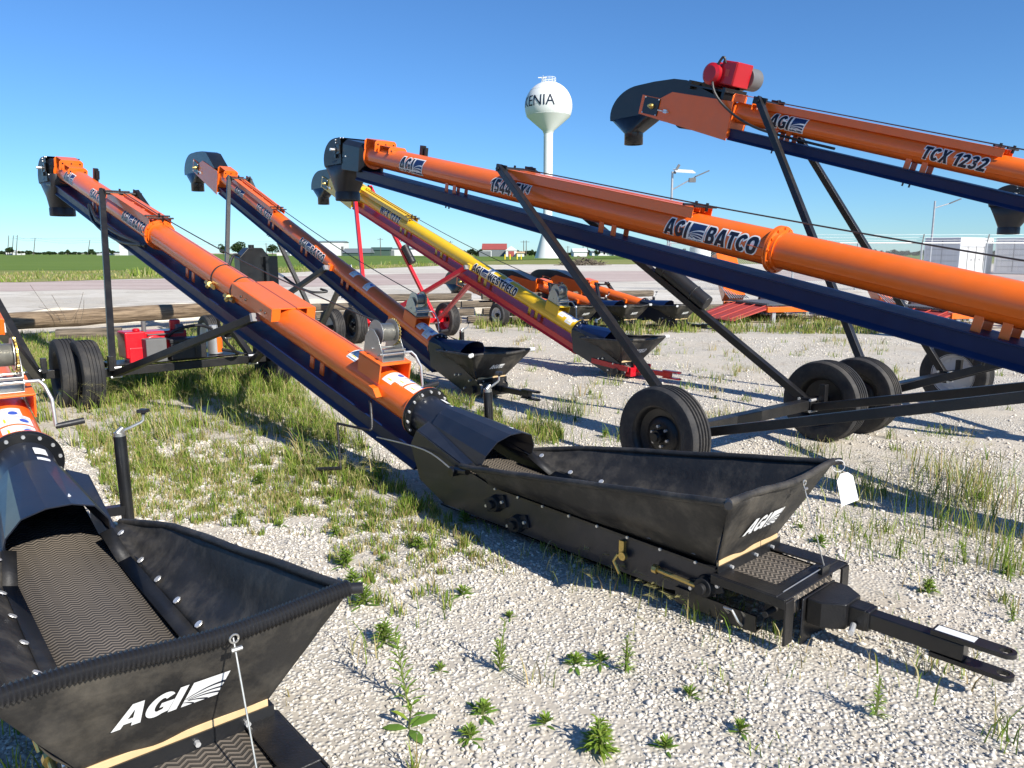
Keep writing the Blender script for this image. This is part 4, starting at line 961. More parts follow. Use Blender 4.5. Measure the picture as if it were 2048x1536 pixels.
        zc = T(T.a(2.28)).z; ab_ = [(-0.165, zc - 0.05), (-0.155, zc + 0.06), (-0.10, zc + 0.125), (-0.035, zc + 0.152), (0.035, zc + 0.152), (0.10, zc + 0.125), (0.155, zc + 0.06), (0.165, zc - 0.05)]
        hd_ = MB(); hd_.loft([[V(x_, 1.60 + (0.588 - z_) * 0.45, z_) for x_, z_ in am], [V(x_, 2.26, z_) for x_, z_ in ab_]]); hd_.build('inlet_hood', M['boot'], P, solid=0.006, smooth=0)
        MB().box((0.03, 1.72, 0.598), (0.075, 0.045, 0.002)).build('hood_label', M['white'], P, smooth=0)
        bl = MB(); row = [(-0.345, 0.16), (-0.34, 0.20), (-0.315, 0.232), (-0.27, 0.245), (0.0, 0.255), (0.8, 0.265), (1.5, 0.29), (1.9, 0.33), (2.4, 0.45)]
        bl.loft([[V(-0.20, p, q), V(0.20, p, q)] for p, q in row]); bl.build('chevron_belt', M['chevron'], P, solid=0.008)
        bl = MB(); bl.box((0, 1.1, 0.06), (0.44, 2.0, 0.01)); bl.build('floor_pan', M['black'], P)
        bl = MB()
        for s in (-1, 1): bl.frame_box((s * 0.232, 1.0, 0.255), V(0.018, 0, 0), V(0, 1.0, 0.0), V(0, 0, 0.03))
        bl.build('belt_guide', M['blackmatt'], P)
        rim = [(0.285, 1.80, 0.395), (0.34, 1.60, 0.43), (0.395, 1.35, 0.475), (0.47, -0.19, 0.685)]
        seam = [(0.222, 1.68, 0.41), (hb, 1.50, 0.315), (hb, 0.0, 0.295)]
        canvas_hopper(P, rim, seam, hb, 0.0, 0.30, corr=corr, logo=logo)
        # nose frame, hitch
        nf = MB(); nf.frame_box((0.235, -0.17, 0.268), V(0.055, 0, 0), V(0, 0.16, 0), V(0, 0, 0.004)); nf.frame_box((-0.235, -0.17, 0.268), V(0.055, 0, 0), V(0, 0.16, 0), V(0, 0, 0.004))
        nf.frame_box((0, -0.32, 0.264), V(0.285, 0, 0), V(0, 0.05, 0), V(0, 0, 0.004))
        for s in (-1, 1): nf.frame_box((s * 0.292, -0.19, 0.247), V(0.005, 0, 0), V(0, 0.18, 0), V(0, 0, 0.022)); nf.frame_box((s * 0.26, -0.372, 0.16), V(0.035, 0, 0), V(0, 0.006, 0), V(0, 0, 0.10))
        nose = nf.build('nose_frame', M['frame'], P, bevel=0.006)
        nr = MB(); nr.cyl((-0.21, -0.285, 0.175), (0.21, -0.285, 0.175), 0.052, n=24); nr.cyl((-0.30, -0.285, 0.175), (0.30, -0.285, 0.175), 0.014, n=12); nr.build('nose_roller', M['blackmatt'], P)
        cbk = MB(); cbk.box((0.10, -0.345, 0.285), (0.07, 0.02, 0.035)); cbk.build('cable_bracket', M['black'], nose)
        ht = MB(); ht.prism([(-0.13, -0.385), (0.13, -0.385), (0.13, -0.45), (0.07, -0.53), (-0.07, -0.53), (-0.13, -0.45)], (0, 0, 0.175), V(1, 0, 0), V(0, 1, 0), V(0, 0, 0.115)); ht.box((0, -0.375, 0.12), (0.30, 0.012, 0.22)); ht.box((0, -0.55, 0.175), (0.095, 0.10, 0.095))
        hto = ht.build('hitch_block', M['frame'], P, bevel=0.006)
        m_ = MB(); m_.cyl((-0.06, -0.56, 0.15), (-0.13, -0.58, 0.145), 0.012, n=10); m_.build('hitch_pin', M['steel'], hto)
        drawbar(P, -0.50, -1.10, 0.175, DM, 0.068)
        rc = MB(); tp = V(0.10, rim[-1][1] - 0.03, rim[-1][2] - 0.02); rc.sweep([tp + V(0, 0, 0.0), V(0.10, -0.345, 0.30)], 0.0028, 6); rc.sweep([V(0.10, -0.345, 0.295), V(-0.24, -0.33, 0.275)], 0.003, 6); rc.cyl(tp + V(-0.012, -0.012, -0.03), tp + V(0.018, -0.012, -0.03), 0.007, n=8); rc.lathe(tp + V(0, -0.008, 0.0), (0, 1, 0), [(0.012 + 0.003 * math.cos(t * math.pi / 3), 0.003 * math.sin(t * math.pi / 3)) for t in range(6)], 14, closed=True); rc.build('support_wire', M['zinc'], P)
        jack(P, jack_x, 2.36, 0.20, 0.70, lean=-0.03)
    else:
        hb = 0.20
        sk = [(0.10, 0.06), (0.37, 0.03), (1.12, 0.28), (1.16, 0.60), (0.92, 0.565), (0.75, 0.475), (0.17, 0.205), (0.10, 0.15)]
        for s in (-1, 1):
            m_ = MB(); m_.prism(sk, (s * (hb + 0.006), 0, 0), V(0, 1, 0), V(0, 0, 1), V(0.008, 0, 0)); skirt = m_.build('side_skirt', M['boot'], P)
            m_ = MB(); bolts(m_, [V(s * (hb + 0.012), yy, zz) for yy, zz in ((0.25, 0.13), (0.40, 0.10), (0.58, 0.24), (0.5, 0.25), (0.30, 0.20))], [V(s, 0, 0)] * 5, 0.013, 0.02); m_.build('skirt_bolts', M['steel'], skirt)
            m_ = MB(); m_.cyl((s * (hb + 0.01), 0.24, 0.10), (s * (hb + 0.045), 0.24, 0.10), 0.045, n=18); m_.build('roller_bearing', M['blackmatt'], P)
            m_ = MB(); m_.cyl((s * (hb + 0.03), 0.95, 0.50), (s * (hb + 0.03), 0.80, 0.515), 0.020, n=12); m_.build('rim_bracket', M['black'], P)
            m_ = MB(); m_.quad(V(s * hb, 0.78, 0.49), V(s * hb, 1.16, 0.60), V(s * 0.12, 1.20, 0.64), V(s * 0.17, 0.60, 0.52)); m_.build('shoulder_plate', M['boot'], P, solid=0.005, smooth=0)
            if draw_mat == 'red': m_ = MB(); m_.beam((s * (hb + 0.022), 0.72, 0.20), (s * (hb + 0.022), 0.02, 0.15), 0.014, 0.07); m_.build('hitch_arm', M['red'], P)
        bh = MB(); bh.cyl(T(-0.043), T(-0.22), R * 0.99, R * 1.04, n=32); bh.build('boot_tube', M['navy'], P)
        zt = T(-0.20).z; am = [(-0.19, 0.46), (-0.18, 0.54), (-0.12, 0.61), (-0.04, 0.635), (0.04, 0.635), (0.12, 0.61), (0.18, 0.54), (0.19, 0.46)]
        yb = T(-0.18).y; ab_ = [(-0.13, zt - 0.05), (-0.12, zt + 0.05), (-0.08, zt + 0.115), (-0.03, zt + 0.14), (0.03, zt + 0.14), (0.08, zt + 0.115), (0.12, zt + 0.05), (0.13, zt - 0.05)]
        hd_ = MB(); hd_.loft([[V(x_, 0.46 + (0.635 - z_) * 0.5, z_) for x_, z_ in am], [V(x_, yb, z_ + 0.01) for x_, z_ in ab_]]); hd_.build('inlet_hood', M['navy'], P, solid=0.006, smooth=0)
        bl = MB(); bl.loft([[V(-0.17, p, q), V(0.17, p, q)] for p, q in [(0.12, 0.10), (0.10, 0.16), (0.16, 0.19), (0.4, 0.27), (1.2, 0.53)]]); bl.build('chevron_belt', M['chevron'], P, solid=0.008)
        rim = [(0.23, 0.93, 0.50), (0.31, 0.72, 0.515), (0.45, -0.05, 0.555)]; seam = [(0.19, 0.80, 0.50), (hb, 0.70, 0.44), (hb, 0.18, 0.215)]
        if not wide: rim = [(p[0] * 0.9, p[1], p[2]) for p in rim]
        canvas_hopper(P, rim, seam, hb, 0.18, 0.225, logo=logo, logo_h=0.06, logo_x=0.0, cap_white=cap_white)
        m_ = MB(); m_.box((0, 0.09, 0.10), (0.30, 0.10, 0.12)); m_.box((0, 0.05, 0.19), (0.16, 0.03, 0.10)); m_.build('hitch_block', M['frame'] if draw_mat != 'red' else M['red'], P, bevel=0.006)
        drawbar(P, 0.05, -0.66, 0.125, DM, 0.062, label=False)
        jack(P, jack_x, 1.30, 0.22, 0.66)
    return E_, T

AUG = 'orange belt conveyors standing on the gravel'
ROW = 'black and orange low conveyors parked by the timbers'
LONG_SPANS = (1.3, 4.1, 7.56, 10.3)
convA, TA = conveyor('nearest orange conveyor with chevron belt and open black canvas hopper, cut by the left edge', AUG, 40.25, 0.58, 2.2, 'long', 0.145, (2.57, 0.58), (12.0, 2.98), (7.18, 0.42), 4.8, (9.2, 2.5), (7.76, 9.3), ring=7.77, corr=True, saddle=True, spans=LONG_SPANS, hood_out=0.6, jack_x=0.44)
convB, TB = conveyor('long orange conveyor across the middle, black canvas hopper and drawbar on the gravel', AUG, 42.5, 3.17, 1.82, 'long', 0.140, (2.57, 0.58), (11.7, 2.905), (7.2, 0.42), 4.8, (9.2, 2.5), (7.76, 9.3), ring=7.77, saddle=True, straps=(5.50, 5.95), spans=LONG_SPANS, hood_out=0.36,
    decals=[(11.05, 'AGI', 0.15, True, None, 165), (9.75, '1544 FX\u2074', 0.12, False, None, 165), (8.25, 'AGI', 0.13, True, 'BATCO', 165)])
convE, TE = conveyor('big orange conveyor descending to the right edge, marked 1544 FX4 and carrying two black wheels', AUG, 38.0, 5.4, -4.77, 'long', 0.145, (2.57, 0.566), (14.82, 3.04), (8.45, 0.365), 5.45, (11.64, 2.6), (9.08, 11.72), ring=8.30, saddle=False, spans=LONG_SPANS, hood_out=0.8, half=1.10, WR=0.372, canister=(0.50, 0.345),
    decals=[(13.61, 'AGI', 0.185, True, None), (11.55, '1544 FX\u2074', 0.150, False, None), (8.86, 'AGI', 0.140, True, 'BATCO')])
convF, TF = conveyor('orange conveyor at upper right with a red electric motor on its raised head', AUG, 38.0, 8.1, -4.6, 'short', 0.120, (1.25, 0.54), (10.56, 3.36), (8.24, 0.36), 5.0, (10.17, 3.3), (7.6, 10.25), motor=True, rim_mats=('frame', 'rim_grey'), slots=True, WR=0.365, spans=(1.6, 3.6, 5.55, 7.3, 8.9),
    decals=[(9.80, 'AGI', 0.150, True, None), (7.98, 'TCX 1232', 0.125, False, None)])
convC, TC = conveyor('smaller orange conveyor with a black oil tank, left of the yellow conveyor', AUG, 40.5, 5.68, 6.87, 'short', 0.118, (1.26, 0.53), (8.25, 3.12), (6.33, 0.31), 3.86, (7.6, 3.0), (5.93, 7.7), rim_mats=('rim_white', 'rim_white'), WR=0.35, half=1.14, spans=(0.9, 2.3, 3.7, 5.0), cap_white=True,
    decals=[(7.30, 'AGI', 0.13, True, None, 172), (6.25, 'TCX 1232', 0.125, False, None, 172), (4.50, 'AGI', 0.125, True, 'BATCO', 172)], head_len=1.30)
convD, TD = conveyor('yellow conveyor with red trough, red legs and red drawbar', None, 38.5, 7.8, 7.0, 'short', 0.118, (1.22, 0.58), (8.0, 2.92), (6.28, 0.34), 3.8, (7.85, 2.9), (5.85, 7.9), tube_mat='yellow', trough_mat='red', frame_mat='red', draw_mat='red', rim_mats=('frame', 'red'), WR=0.35, spans=(0.9, 2.3, 3.7, 5.0), canister=(0.52, 0.40), logo=('WESTFIELD', False), cap_white=True,
    decals=[(6.5, 'WCX 1232', 0.145, False, None, 170), (3.15, 'AGI', 0.140, True, 'WESTFIELD', 170)])
convG, TG = conveyor('dark grey conveyor spout showing at the right edge under the upper orange conveyor', AUG, 38.0, 16.24, -7.6, 'long', 0.145, (2.57, 0.58), (12.6, 2.62), (8.0, 0.4), 5.0, (10.2, 2.4), (8.8, 10.3), hood_out=0.7, labels=False, winch_on=False, simple=True)
for L_, s_, lab in ((12.0, 11.75, 'leftmost low conveyor of three behind the yellow conveyor, its small wheel showing'), (12.95, 11.2, 'middle low orange conveyor of the row of three behind the yellow conveyor'), (13.9, 10.55, 'rightmost low orange conveyor of three, its hopper beside the drive-over hopper')):
    conveyor(lab, ROW, 40.0, L_, s_, 'short', 0.125, (1.25, 0.50), (3.15, 0.86), (2.15, 0.27), 1.7, (2.6, 0.9), None, rim_mats=('rim_grey', 'rim_grey'), half=0.72, WR=0.27, labels=False, winch_on=False, simple=True, spans=(0.6,), wide=False, cap_white=True)

# power pack on the long middle conveyor
def to_local(E_, p): return p
b = MB(); b.box((-0.02, 7.42, 0.485), (1.5, 0.40, 0.015)); b.box((-0.02, 7.62, 0.45), (1.6, 0.05, 0.06)); deck = b.build('engine_deck', M['frame'], convB, bevel=0.003)
b = MB(); b.box((-0.15, 7.55, 0.66), (0.50, 0.30, 0.30)); b.cyl((-0.30, 7.36, 0.66), (-0.30, 7.30, 0.66), 0.12, n=20); b.cyl((0.0, 7.5, 0.8), (0.0, 7.5, 0.93), 0.06, n=16); eng = b.build('engine', M['red'], convB, bevel=0.02)
b = MB(); b.box((-0.50, 7.45, 0.68), (0.22, 0.30, 0.30)); b.box((-0.50, 7.40, 0.56), (0.16, 0.22, 0.20)); b.cyl((-0.46, 7.40, 0.82), (-0.46, 7.40, 0.86), 0.04, n=16); b.build('fuel_tank', M['red'], eng, bevel=0.035)
b = MB()
for k in range(5): b.box((-0.15, 7.38, 0.58 + 0.05 * k), (0.4, 0.02, 0.012))
b.cyl((-0.02, 7.42, 0.83), (0.06, 7.42, 0.83), 0.05, n=14); b.cyl((-0.36, 7.45, 0.80), (-0.36, 7.45, 0.93), 0.025, n=12); b.build('engine_fins', M['grey_box'], eng)
b = MB(); b.box((-0.33, 7.24, 0.62), (0.22, 0.18, 0.26)); b.build('control_box', M['grey_box'], convB, bevel=0.008)
b = MB(); b.box((0.02, 7.24, 0.60), (0.40, 0.20, 0.21)); b.box((0.02, 7.24, 0.71), (0.42, 0.22, 0.05)); bb = b.build('battery_box', M['plastic'], convB, bevel=0.012)
b = MB(); b.box((0.10, 7.133, 0.62), (0.03, 0.006, 0.20)); b.build('battery_strap', M['frame'], bb)
b = MB(); b.cyl((0.42, 7.40, 0.50), (0.42, 7.40, 0.72), 0.085, 0.082, n=24); b.cyl((0.42, 7.40, 0.72), (0.42, 7.40, 0.80), 0.055, n=20); b.cyl((0.42, 7.40, 0.80), (0.42, 7.40, 0.84), 0.06, n=8); f_ = b.build('hydraulic_filter', M['galv'], convB, bevel=0.004)
b = MB()
for i in range(7):
    t0 = R_(-95 + 12 * i); t1 = R_(-95 + 12 * (i + 1)); c0 = V(0.42, 7.40, 0); r = 0.0865
    b.quad(c0 + V(r * math.cos(t0), r * math.sin(t0), 0.52), c0 + V(r * math.cos(t1), r * math.sin(t1), 0.52), c0 + V(r * math.cos(t1), r * math.sin(t1), 0.70), c0 + V(r * math.cos(t0), r * math.sin(t0), 0.70))
b.build('filter_label', M['orange'], f_)
def hose(name, pts, r, parent, mat='plastic'):
    q = [Vector(p) for p in pts]; out = []
    for i in range(len(q) - 1):
        p0 = q[max(i - 1, 0)]; p1 = q[i]; p2 = q[i + 1]; p3 = q[min(i + 2, len(q) - 1)]
        for t in (0, .2, .4, .6, .8): out.append(0.5 * (2 * p1 + (p2 - p0) * t + (2 * p0 - 5 * p1 + 4 * p2 - p3) * t * t + (3 * p1 - p0 - 3 * p2 + p3) * t ** 3))
    out.append(q[-1]); mb = MB(); mb.sweep(out, r, 10); return mb.build(name, M[mat], parent)
hose('hydraulic_hose', [(0.38, 7.36, 0.8), (0.2, 7.3, 0.86), (-0.05, 7.32, 0.82), (-0.15, 7.4, 0.7)], 0.018, convB)
hose('hydraulic_hose', [(0.46, 7.35, 0.55), (0.6, 7.2, 0.52), (0.5, 7.0, 0.55), (0.3, 6.9, 0.8), (0.15, 6.6, 1.3)], 0.018, convB)
hose('hydraulic_hose', [TB(TB.L - 1.7, -0.14, -0.14), TB(TB.L - 2.0, -0.17, -0.30), TB(TB.L - 2.6, -0.16, -0.34), TB(TB.L - 3.3, -0.17, -0.28), TB(TB.L - 3.9, -0.15, -0.16)], 0.020, convB)
hose('hydraulic_hose', [TB(TB.L - 1.75, -0.13, -0.13), TB(TB.L - 2.1, -0.17, -0.22), TB(TB.L - 2.8, -0.17, -0.24), TB(TB.L - 3.4, -0.16, -0.2), TB(TB.L - 4.0, -0.14, -0.15)], 0.020, convB)
# hand crank on the side of the lower tube
b = MB(); a = 0.33; b.prism([(0, 0), (0.06, 0.05), (0.12, 0.05), (0.13, 0.0), (0.10, -0.02), (0.03, -0.02)], TB(a, -0.165, 0.0), TB.d, TB.n, TB.x * 0.05); cbk = b.build('crank_bracket', M['orange'], convB, bevel=0.003)
hose('hand_crank', [TB(0.42, -0.18, -0.06), TB(0.36, -0.20, -0.12), TB(0.30, -0.22, -0.22), TB(0.30, -0.24, -0.24)], 0.011, convB, 'frame')
b = MB(); p0 = TB(0.30, -0.24, -0.24); p1 = p0 + V(-0.10, 0.28, 0.02); p2 = p1 + V(-0.02, -0.06, -0.33); p3 = p2 + V(-0.10, 0.20, -0.03); b.sweep([p0, p0.lerp(p1, .5), p1], 0.010, 8); b.sweep([p1, p1.lerp(p2, .5), p2], 0.010, 8); b.sweep([p2, p2.lerp(p3, .5), p3], 0.014, 10); b.build('hand_crank', M['frame'], convB)
hose('skirt_cable', [TB(0.25, -0.2, -0.28), (-0.275, 2.2, 0.42), (-0.29, 1.9, 0.36)], 0.005, convB, 'zinc')
# oil tank and cooler on the smaller orange conveyor
before = set(convC.children)
b = MB(); b.prism([(-0.26, -0.32), (0.26, -0.32), (0.26, 0.22), (0.14, 0.36), (-0.10, 0.36), (-0.26, 0.20)], (-0.36, 5.95, 1.42), V(1, 0, 0), V(0, 0, 1), V(0, 0.26, 0)); b.box((-0.36, 5.95, 0.72), (0.08, 0.08, 0.78)); b.box((-0.10, 5.80, 1.38), (0.22, 0.16, 0.52)); tank = b.build('oil_tank', M['black'], convC, bevel=0.012)
b = MB(); b.cyl((-0.36, 5.95, 1.78), (-0.36, 5.95, 1.83), 0.05, n=18); b.build('tank_cap', M['black'], tank)
b = MB(); b.cyl((0.02, 5.78, 1.34), (0.12, 5.76, 1.28), 0.022, n=14); b.cyl((-0.02, 5.78, 1.10), (-0.02, 5.78, 1.28), 0.05, n=18); b.build('oil_filter', M['white'], tank)
hose('hydraulic_hose', [(0.12, 5.76, 1.28), (0.28, 5.6, 1.12), (0.45, 5.4, 1.02), (0.70, 5.3, 1.02), (0.66, 5.45, 1.06)], 0.022, convC)
hose('hydraulic_hose', [(-0.50, 5.95, 1.60), (-0.68, 5.9, 1.66), (-0.80, 5.85, 1.45), (-0.80, 5.85, 1.2), (-0.72, 5.9, 0.9)], 0.024, convC)
hose('hydraulic_hose', [(0.1, 5.9, 0.5), (0.25, 5.8, 0.78), (0.5, 5.75, 0.80), (0.62, 5.8, 0.6), (0.45, 5.8, 0.45), (0.3, 5.85, 0.6)], 0.024, convC)
b = MB(); b.box((0.05, 5.95, 0.45), (0.7, 0.3, 0.12)); b.box((0.45, 5.85, 0.50), (0.22, 0.2, 0.2)); b.build('valve_block', M['grey_box'], convC, bevel=0.01)

for o in set(convC.children) - before: o.location.y += 0.33
# paper tag tied to the far front corner of the middle hopper
yb = R_(42.5); rvB = V(math.cos(yb), math.sin(yb), 0); hvB = V(-math.sin(yb), math.cos(yb), 0)
pc = rvB * (3.17 + 0.47) + hvB * (1.82 - 0.19) + V(0, 0, 0.70)
tg = empty('paper_tag', pc, R_(12)); tag(tg, 'white paper tag hanging on a loop from the corner of the black canvas hopper', 'tag')
b = MB(); poly = [(-0.035, -0.20), (0.06, -0.19), (0.055, -0.07), (0.03, -0.045), (-0.01, -0.045), (-0.035, -0.075)]
secs = []
b.prism(poly, (0.015, -0.03, -0.02), V(0.98, 0, 0.18), V(-0.15, 0.2, 0.97), V(0, 0.0015, 0)); b.build('tag_card', M['white'], tg, smooth=0)
b = MB()
for k in range(4): b.frame_box(V(0.015, -0.0325, -0.02) + V(0.98, 0, 0.18) * 0.012 + V(-0.15, 0.2, 0.97) * (-0.09 - 0.022 * k), V(0.022 - 0.004 * (k % 2), 0, 0.004), V(0, 0.0006, 0), V(0, 0, 0.002))
b.build('tag_print', M['grey_print'], tg, smooth=0)
b = MB(); b.lathe((0.012, -0.02, -0.03), (0.3, 1, 0), [(0.030 + 0.0015 * math.cos(t), 0.0015 * math.sin(t)) for t in np.linspace(0, 2 * math.pi, 6, endpoint=False)], 20, closed=True); b.build('tag_loop', M['white'], tg)

# ------------------------------------------------------------------ timbers
def log_mesh(p0, p1, r, seed, sides=18, square=False):
    """a log or sawn tie built along its own x axis, then laid from p0 to p1"""
    p0 = Vector(p0); p1 = Vector(p1); L_ = (p1 - p0).length; n = max(6, int(L_ / 0.12)); secs = []
    for i in range(n + 1):
        t = i / n; row = []
        e = 1 - (0.06 if i in (0, n) else 0)
        for k in range(sides):
            a = 2 * math.pi * (k + 0.5) / sides; ca, sa = math.cos(a), math.sin(a)
            q = 1 / max(abs(ca), abs(sa)) ** 0.88 * 0.88 if square else 1.0
            rr = r * q * e * (1 + 0.10 * noise.noise((t * L_ * 1.1, ca * 1.5 + seed, sa * 1.5)) + 0.06 * noise.noise((t * L_ * 2.0, ca * 6 + seed, sa * 6)))
            row.append(V(t * L_, rr * ca, rr * sa))
        secs.append(row)
    mb = MB(); mb.loft(secs, closed=True, cap=True); return mb
def lay(o, p0, p1, roll=0.0):
    p0 = Vector(p0); d = Vector(p1) - p0; o.location = p0; q = d.to_track_quat('X', 'Z'); o.rotation_mode = 'QUATERNION'; o.rotation_quaternion = q; return o
TIM = 'timbers laid along the edge of the gravel yard'
tag(lay(log_mesh((-10.6, 14.6, 0.34), (-6.4, 20.6, 0.30), 0.175, 1).build('log', M['log'], smooth=50), (-10.6, 14.6, 0.34), (-6.4, 20.6, 0.30)), 'long weathered brown log lying along the gravel at the left, raised on short ties', 'log')
TIES = []
def tie(p, yaw, ln, sz, seed, lab):
    d = V(math.cos(yaw), math.sin(yaw), 0) * ln / 2; p = Vector(p)
    o = lay(log_mesh(p - d, p + d, sz, seed, 16, True).build('railway_tie', M['tie'], smooth=40), p - d, p + d); tag(o, lab, 'timber', TIM); return o
tie((-8.35, 15.15, 0.12), R_(20), 1.15, 0.125, 3, 'short square tie with a bolt hole under the long brown log')
tie((-10.3, 14.2, 0.12), R_(30), 1.4, 0.12, 4, 'short grey tie under the left end of the long brown log')
random.seed(21)
row_d = V(0.955, 0.296, 0); row_n = V(-0.296, 0.955, 0); base = V(-5.6, 17.2, 0)
ang = math.atan2(row_d.y, row_d.x)
for lv in range(4):
    for k in range(4):
        x0 = k * 2.35 + (0.35 if lv % 2 else 0) + random.uniform(-0.1, 0.1)
        if lv == 3 and k in (0,): continue
        p = base + row_d * (x0 + 1.1) + row_n * random.uniform(-0.06, 0.06) + V(0, 0, 0.10 + lv * 0.185)
        tie(p, ang + random.uniform(-0.03, 0.03), 2.25, 0.092, 30 + lv * 7 + k, 'weathered railway tie lying in the long stack behind the yellow and orange conveyors')
for k in range(3):
    p = V(3.4 + k * 1.9, 20.8 + k * 0.55, 0.14 + 0.02 * k); tie(p, ang + 0.12 * (k - 1), 2.6, 0.13, 90 + k, ['old timber half buried in gravel left of the steep black canister', 'old timber lying behind the low conveyors in line with the steep black leg', 'pale timber end lying just left of the drive-over hopper'][k])
# gravel bank pushed up behind the timbers
mb = MB(); secs = []
for i in range(70):
    t = i / 69; c = V(-12.5, 15.4, 0).lerp(V(-6.8, 21.2, 0), min(1, t * 2.2)) if t < 0.4545 else V(-6.8, 21.2, 0).lerp(V(4.0, 21.6, 0), (t - 0.4545) / 0.5455)
    hgt = 0.40 + 0.10 * noise.noise((t * 20, 1, 1)); hgt *= min(1, (1 - t) * 6)
    nn = V(-0.72, 0.69, 0) if t < 0.4 else V(-0.2, 0.98, 0)
    secs.append([c + nn * 0.10 + V(0, 0, -0.03), c + nn * 0.22 + V(0, 0, hgt), c + nn * 0.9 + V(0, 0, hgt * 0.9 + 0.03 * noise.noise((t * 40, 2, 2))), c + nn * 2.2 + V(0, 0, hgt * 0.4), c + nn * 4.0 + V(0, 0, -0.02)])
mb.loft(secs); tag(mb.build('gravel_bank', M['lot'], smooth=60), kind='structure')

# ------------------------------------------------------------------ drive-over hoppers (flat orange units) on the right
def drive_over(loc, rz, lab):
    E_ = empty('drive_over_hopper', loc, rz); tag(E_, lab, 'conveyor', 'orange drive-over hoppers')
    mb = MB(); mb.prism([(-1.0, 0.06), (-0.95, 0.09), (0.0, 0.40), (0.0, 0.36)], (0, -0.9, 0), V(1, 0, 0), V(0, 0, 1), V(0, 2.0, 0)); r = mb.build('ramp', M['ramp_red'], E_)
    mb = MB()
    for k in range(4): mb.frame_box(V(-0.5, -1.72 + k * 0.5, 0.262), V(0.475, 0, 0.1575), V(0, 0.012, 0), V(-0.003, 0, 0.01))
    mb.build('ramp_ribs', M['ramp_red'], r)
    mb = MB(); mb.frame_box((0.75, -0.75, 0.43), V(0.78, 0, 0), V(0, 1.0, 0), V(0, 0, 0.012)); mb.build('rubber_deck', M['belt_rubber'], E_)
    mb = MB(); n = 24
    for k in range(n): mb.box((0.02, -1.7 + k * 0.083, 0.445), (0.06, 0.045, 0.03))
    mb.build('deck_cleats', M['blackmatt'], E_)
    mb = MB()
    for s in (-1.9, 0.35): mb.beam((-0.1, s, 0.33), (3.4, s, 0.33), 0.07, 0.13)
    for x in (0.0, 1.55, 2.3, 3.4): mb.beam((x, -1.9, 0.33), (x, 0.35, 0.33), 0.07, 0.10)
    for x in (1.7, 2.3): mb.box((x, -1.85, 0.46), (0.10, 0.10, 0.20))
    mb.build('frame', M['orange'], E_, bevel=0.006)
    mb = MB(); mb.cyl((1.6, -1.4, 0.42), (3.2, -1.4, 0.42), 0.07); mb.cyl((1.6, -0.7, 0.42), (3.2, -0.7, 0.42), 0.07); mb.build('deck_roller', M['blackmatt'], E_)
    mb = MB()
    for x in (0.1, 2.4): mb.box((x, -1.85, 0.14), (0.09, 0.09, 0.30)); mb.box((x, 0.3, 0.14), (0.09, 0.09, 0.30))
    mb.build('support_leg', M['galv'], E_)
    mb = MB(); mb.prism([(0.0, 0.35), (1.35, 1.30), (1.55, 1.62), (1.0, 1.68), (0.55, 1.30), (-0.3, 0.55)], (0.5, 1.0, 0), V(0.25, 0.97, 0), V(0, 0, 1), V(0.55, -0.14, 0)); mb.build('incline_housing', M['orange'], E_, bevel=0.01)
    mb = MB()
    for k in range(9): mb.beam((0.2 + k * 0.07, 0.55, 0.46), (0.15 + k * 0.04, 1.2, 0.85), 0.02, 0.02)
    mb.build('guard_bars', M['galv'], E_)
    for s in (0.0, 1.1):
        wheel(E_, (1.7 + s * 0.0, 0.62 + s * 0.6, 0.30), 0.30, 0.2, M['rim_grey'], 1)
    return E_
drive_over((5.9, 20.6, 0), R_(12), 'flat orange drive-over hopper with a faded red ramp, beyond the low conveyors')
drive_over((9.3, 18.7, 0), R_(12), 'second orange drive-over hopper, half hidden behind the navy trough on the right')

# ------------------------------------------------------------------ water tower
wt = empty('water_tower', far(1097, 232)); tag(wt, 'white water tower with a globe tank lettered KENIA on a flared column', 'water tower')
zc = zat(213, 232); k_ = (232 * CP - (zc - CAM_H) * SP) / 1538.0; Rb = 47.5 * k_; wt.location.x = 73 * k_
prof = [(0.0, zc + Rb)]
for i in range(1, 17): t = R_(90 - i * 7.2); prof.append((Rb * math.cos(t), zc + Rb * math.sin(t)))
t = R_(90 - 16 * 7.2); zb = zat(268, 232); rt = 9.3 * k_
prof += [(rt * 1.25, zb + 0.9), (rt, zb)]
b = MB(); b.lathe((0, 0, 0), (0, 0, 1), prof, 64); tank = b.build('globe_tank', M['tower_white'], wt, smooth=40)
b = MB()
for zz in (0.62, 0.30, -0.02, -0.38): r = Rb * math.sqrt(max(0, 1 - zz * zz)); b.lathe((0, 0, zc + zz * Rb), (0, 0, 1), [(r + 0.01, -0.05), (r + 0.03, 0), (r + 0.005, 0.05)], 64)
b.build('tank_seams', M['tower_white'], tank)
b = MB(); b.lathe((0, 0, 0), (0, 0, 1), [(rt, zb), (rt, 5.5), (rt * 1.25, 4.4)], 40); b.build('column', M['tower_white'], wt)
b = MB(); b.lathe((0, 0, 0), (0, 0, 1), [(rt * 1.0, 9.5), (rt * 1.25, 7.5), (27.5 * k_ * 0.96, 0.0), (27.5 * k_ * 0.96, -1.0)], 40); b.build('flared_base', M['tower_white'], wt)
b = MB(); rr = 14 * k_; z0 = zc + Rb - 0.35
for hgt in (0.45, 0.9, 1.35): b.lathe((0, 0, z0 + hgt), (0, 0, 1), [(rr - 0.045, -0.045), (rr + 0.045, -0.045), (rr + 0.045, 0.045), (rr - 0.045, 0.045)], 24, closed=True)
for i in range(12):
    t = i * math.pi / 6; b.cyl((rr * math.cos(t), rr * math.sin(t), z0 - 0.6), (rr * math.cos(t), rr * math.sin(t), z0 + 1.4), 0.045, n=6)
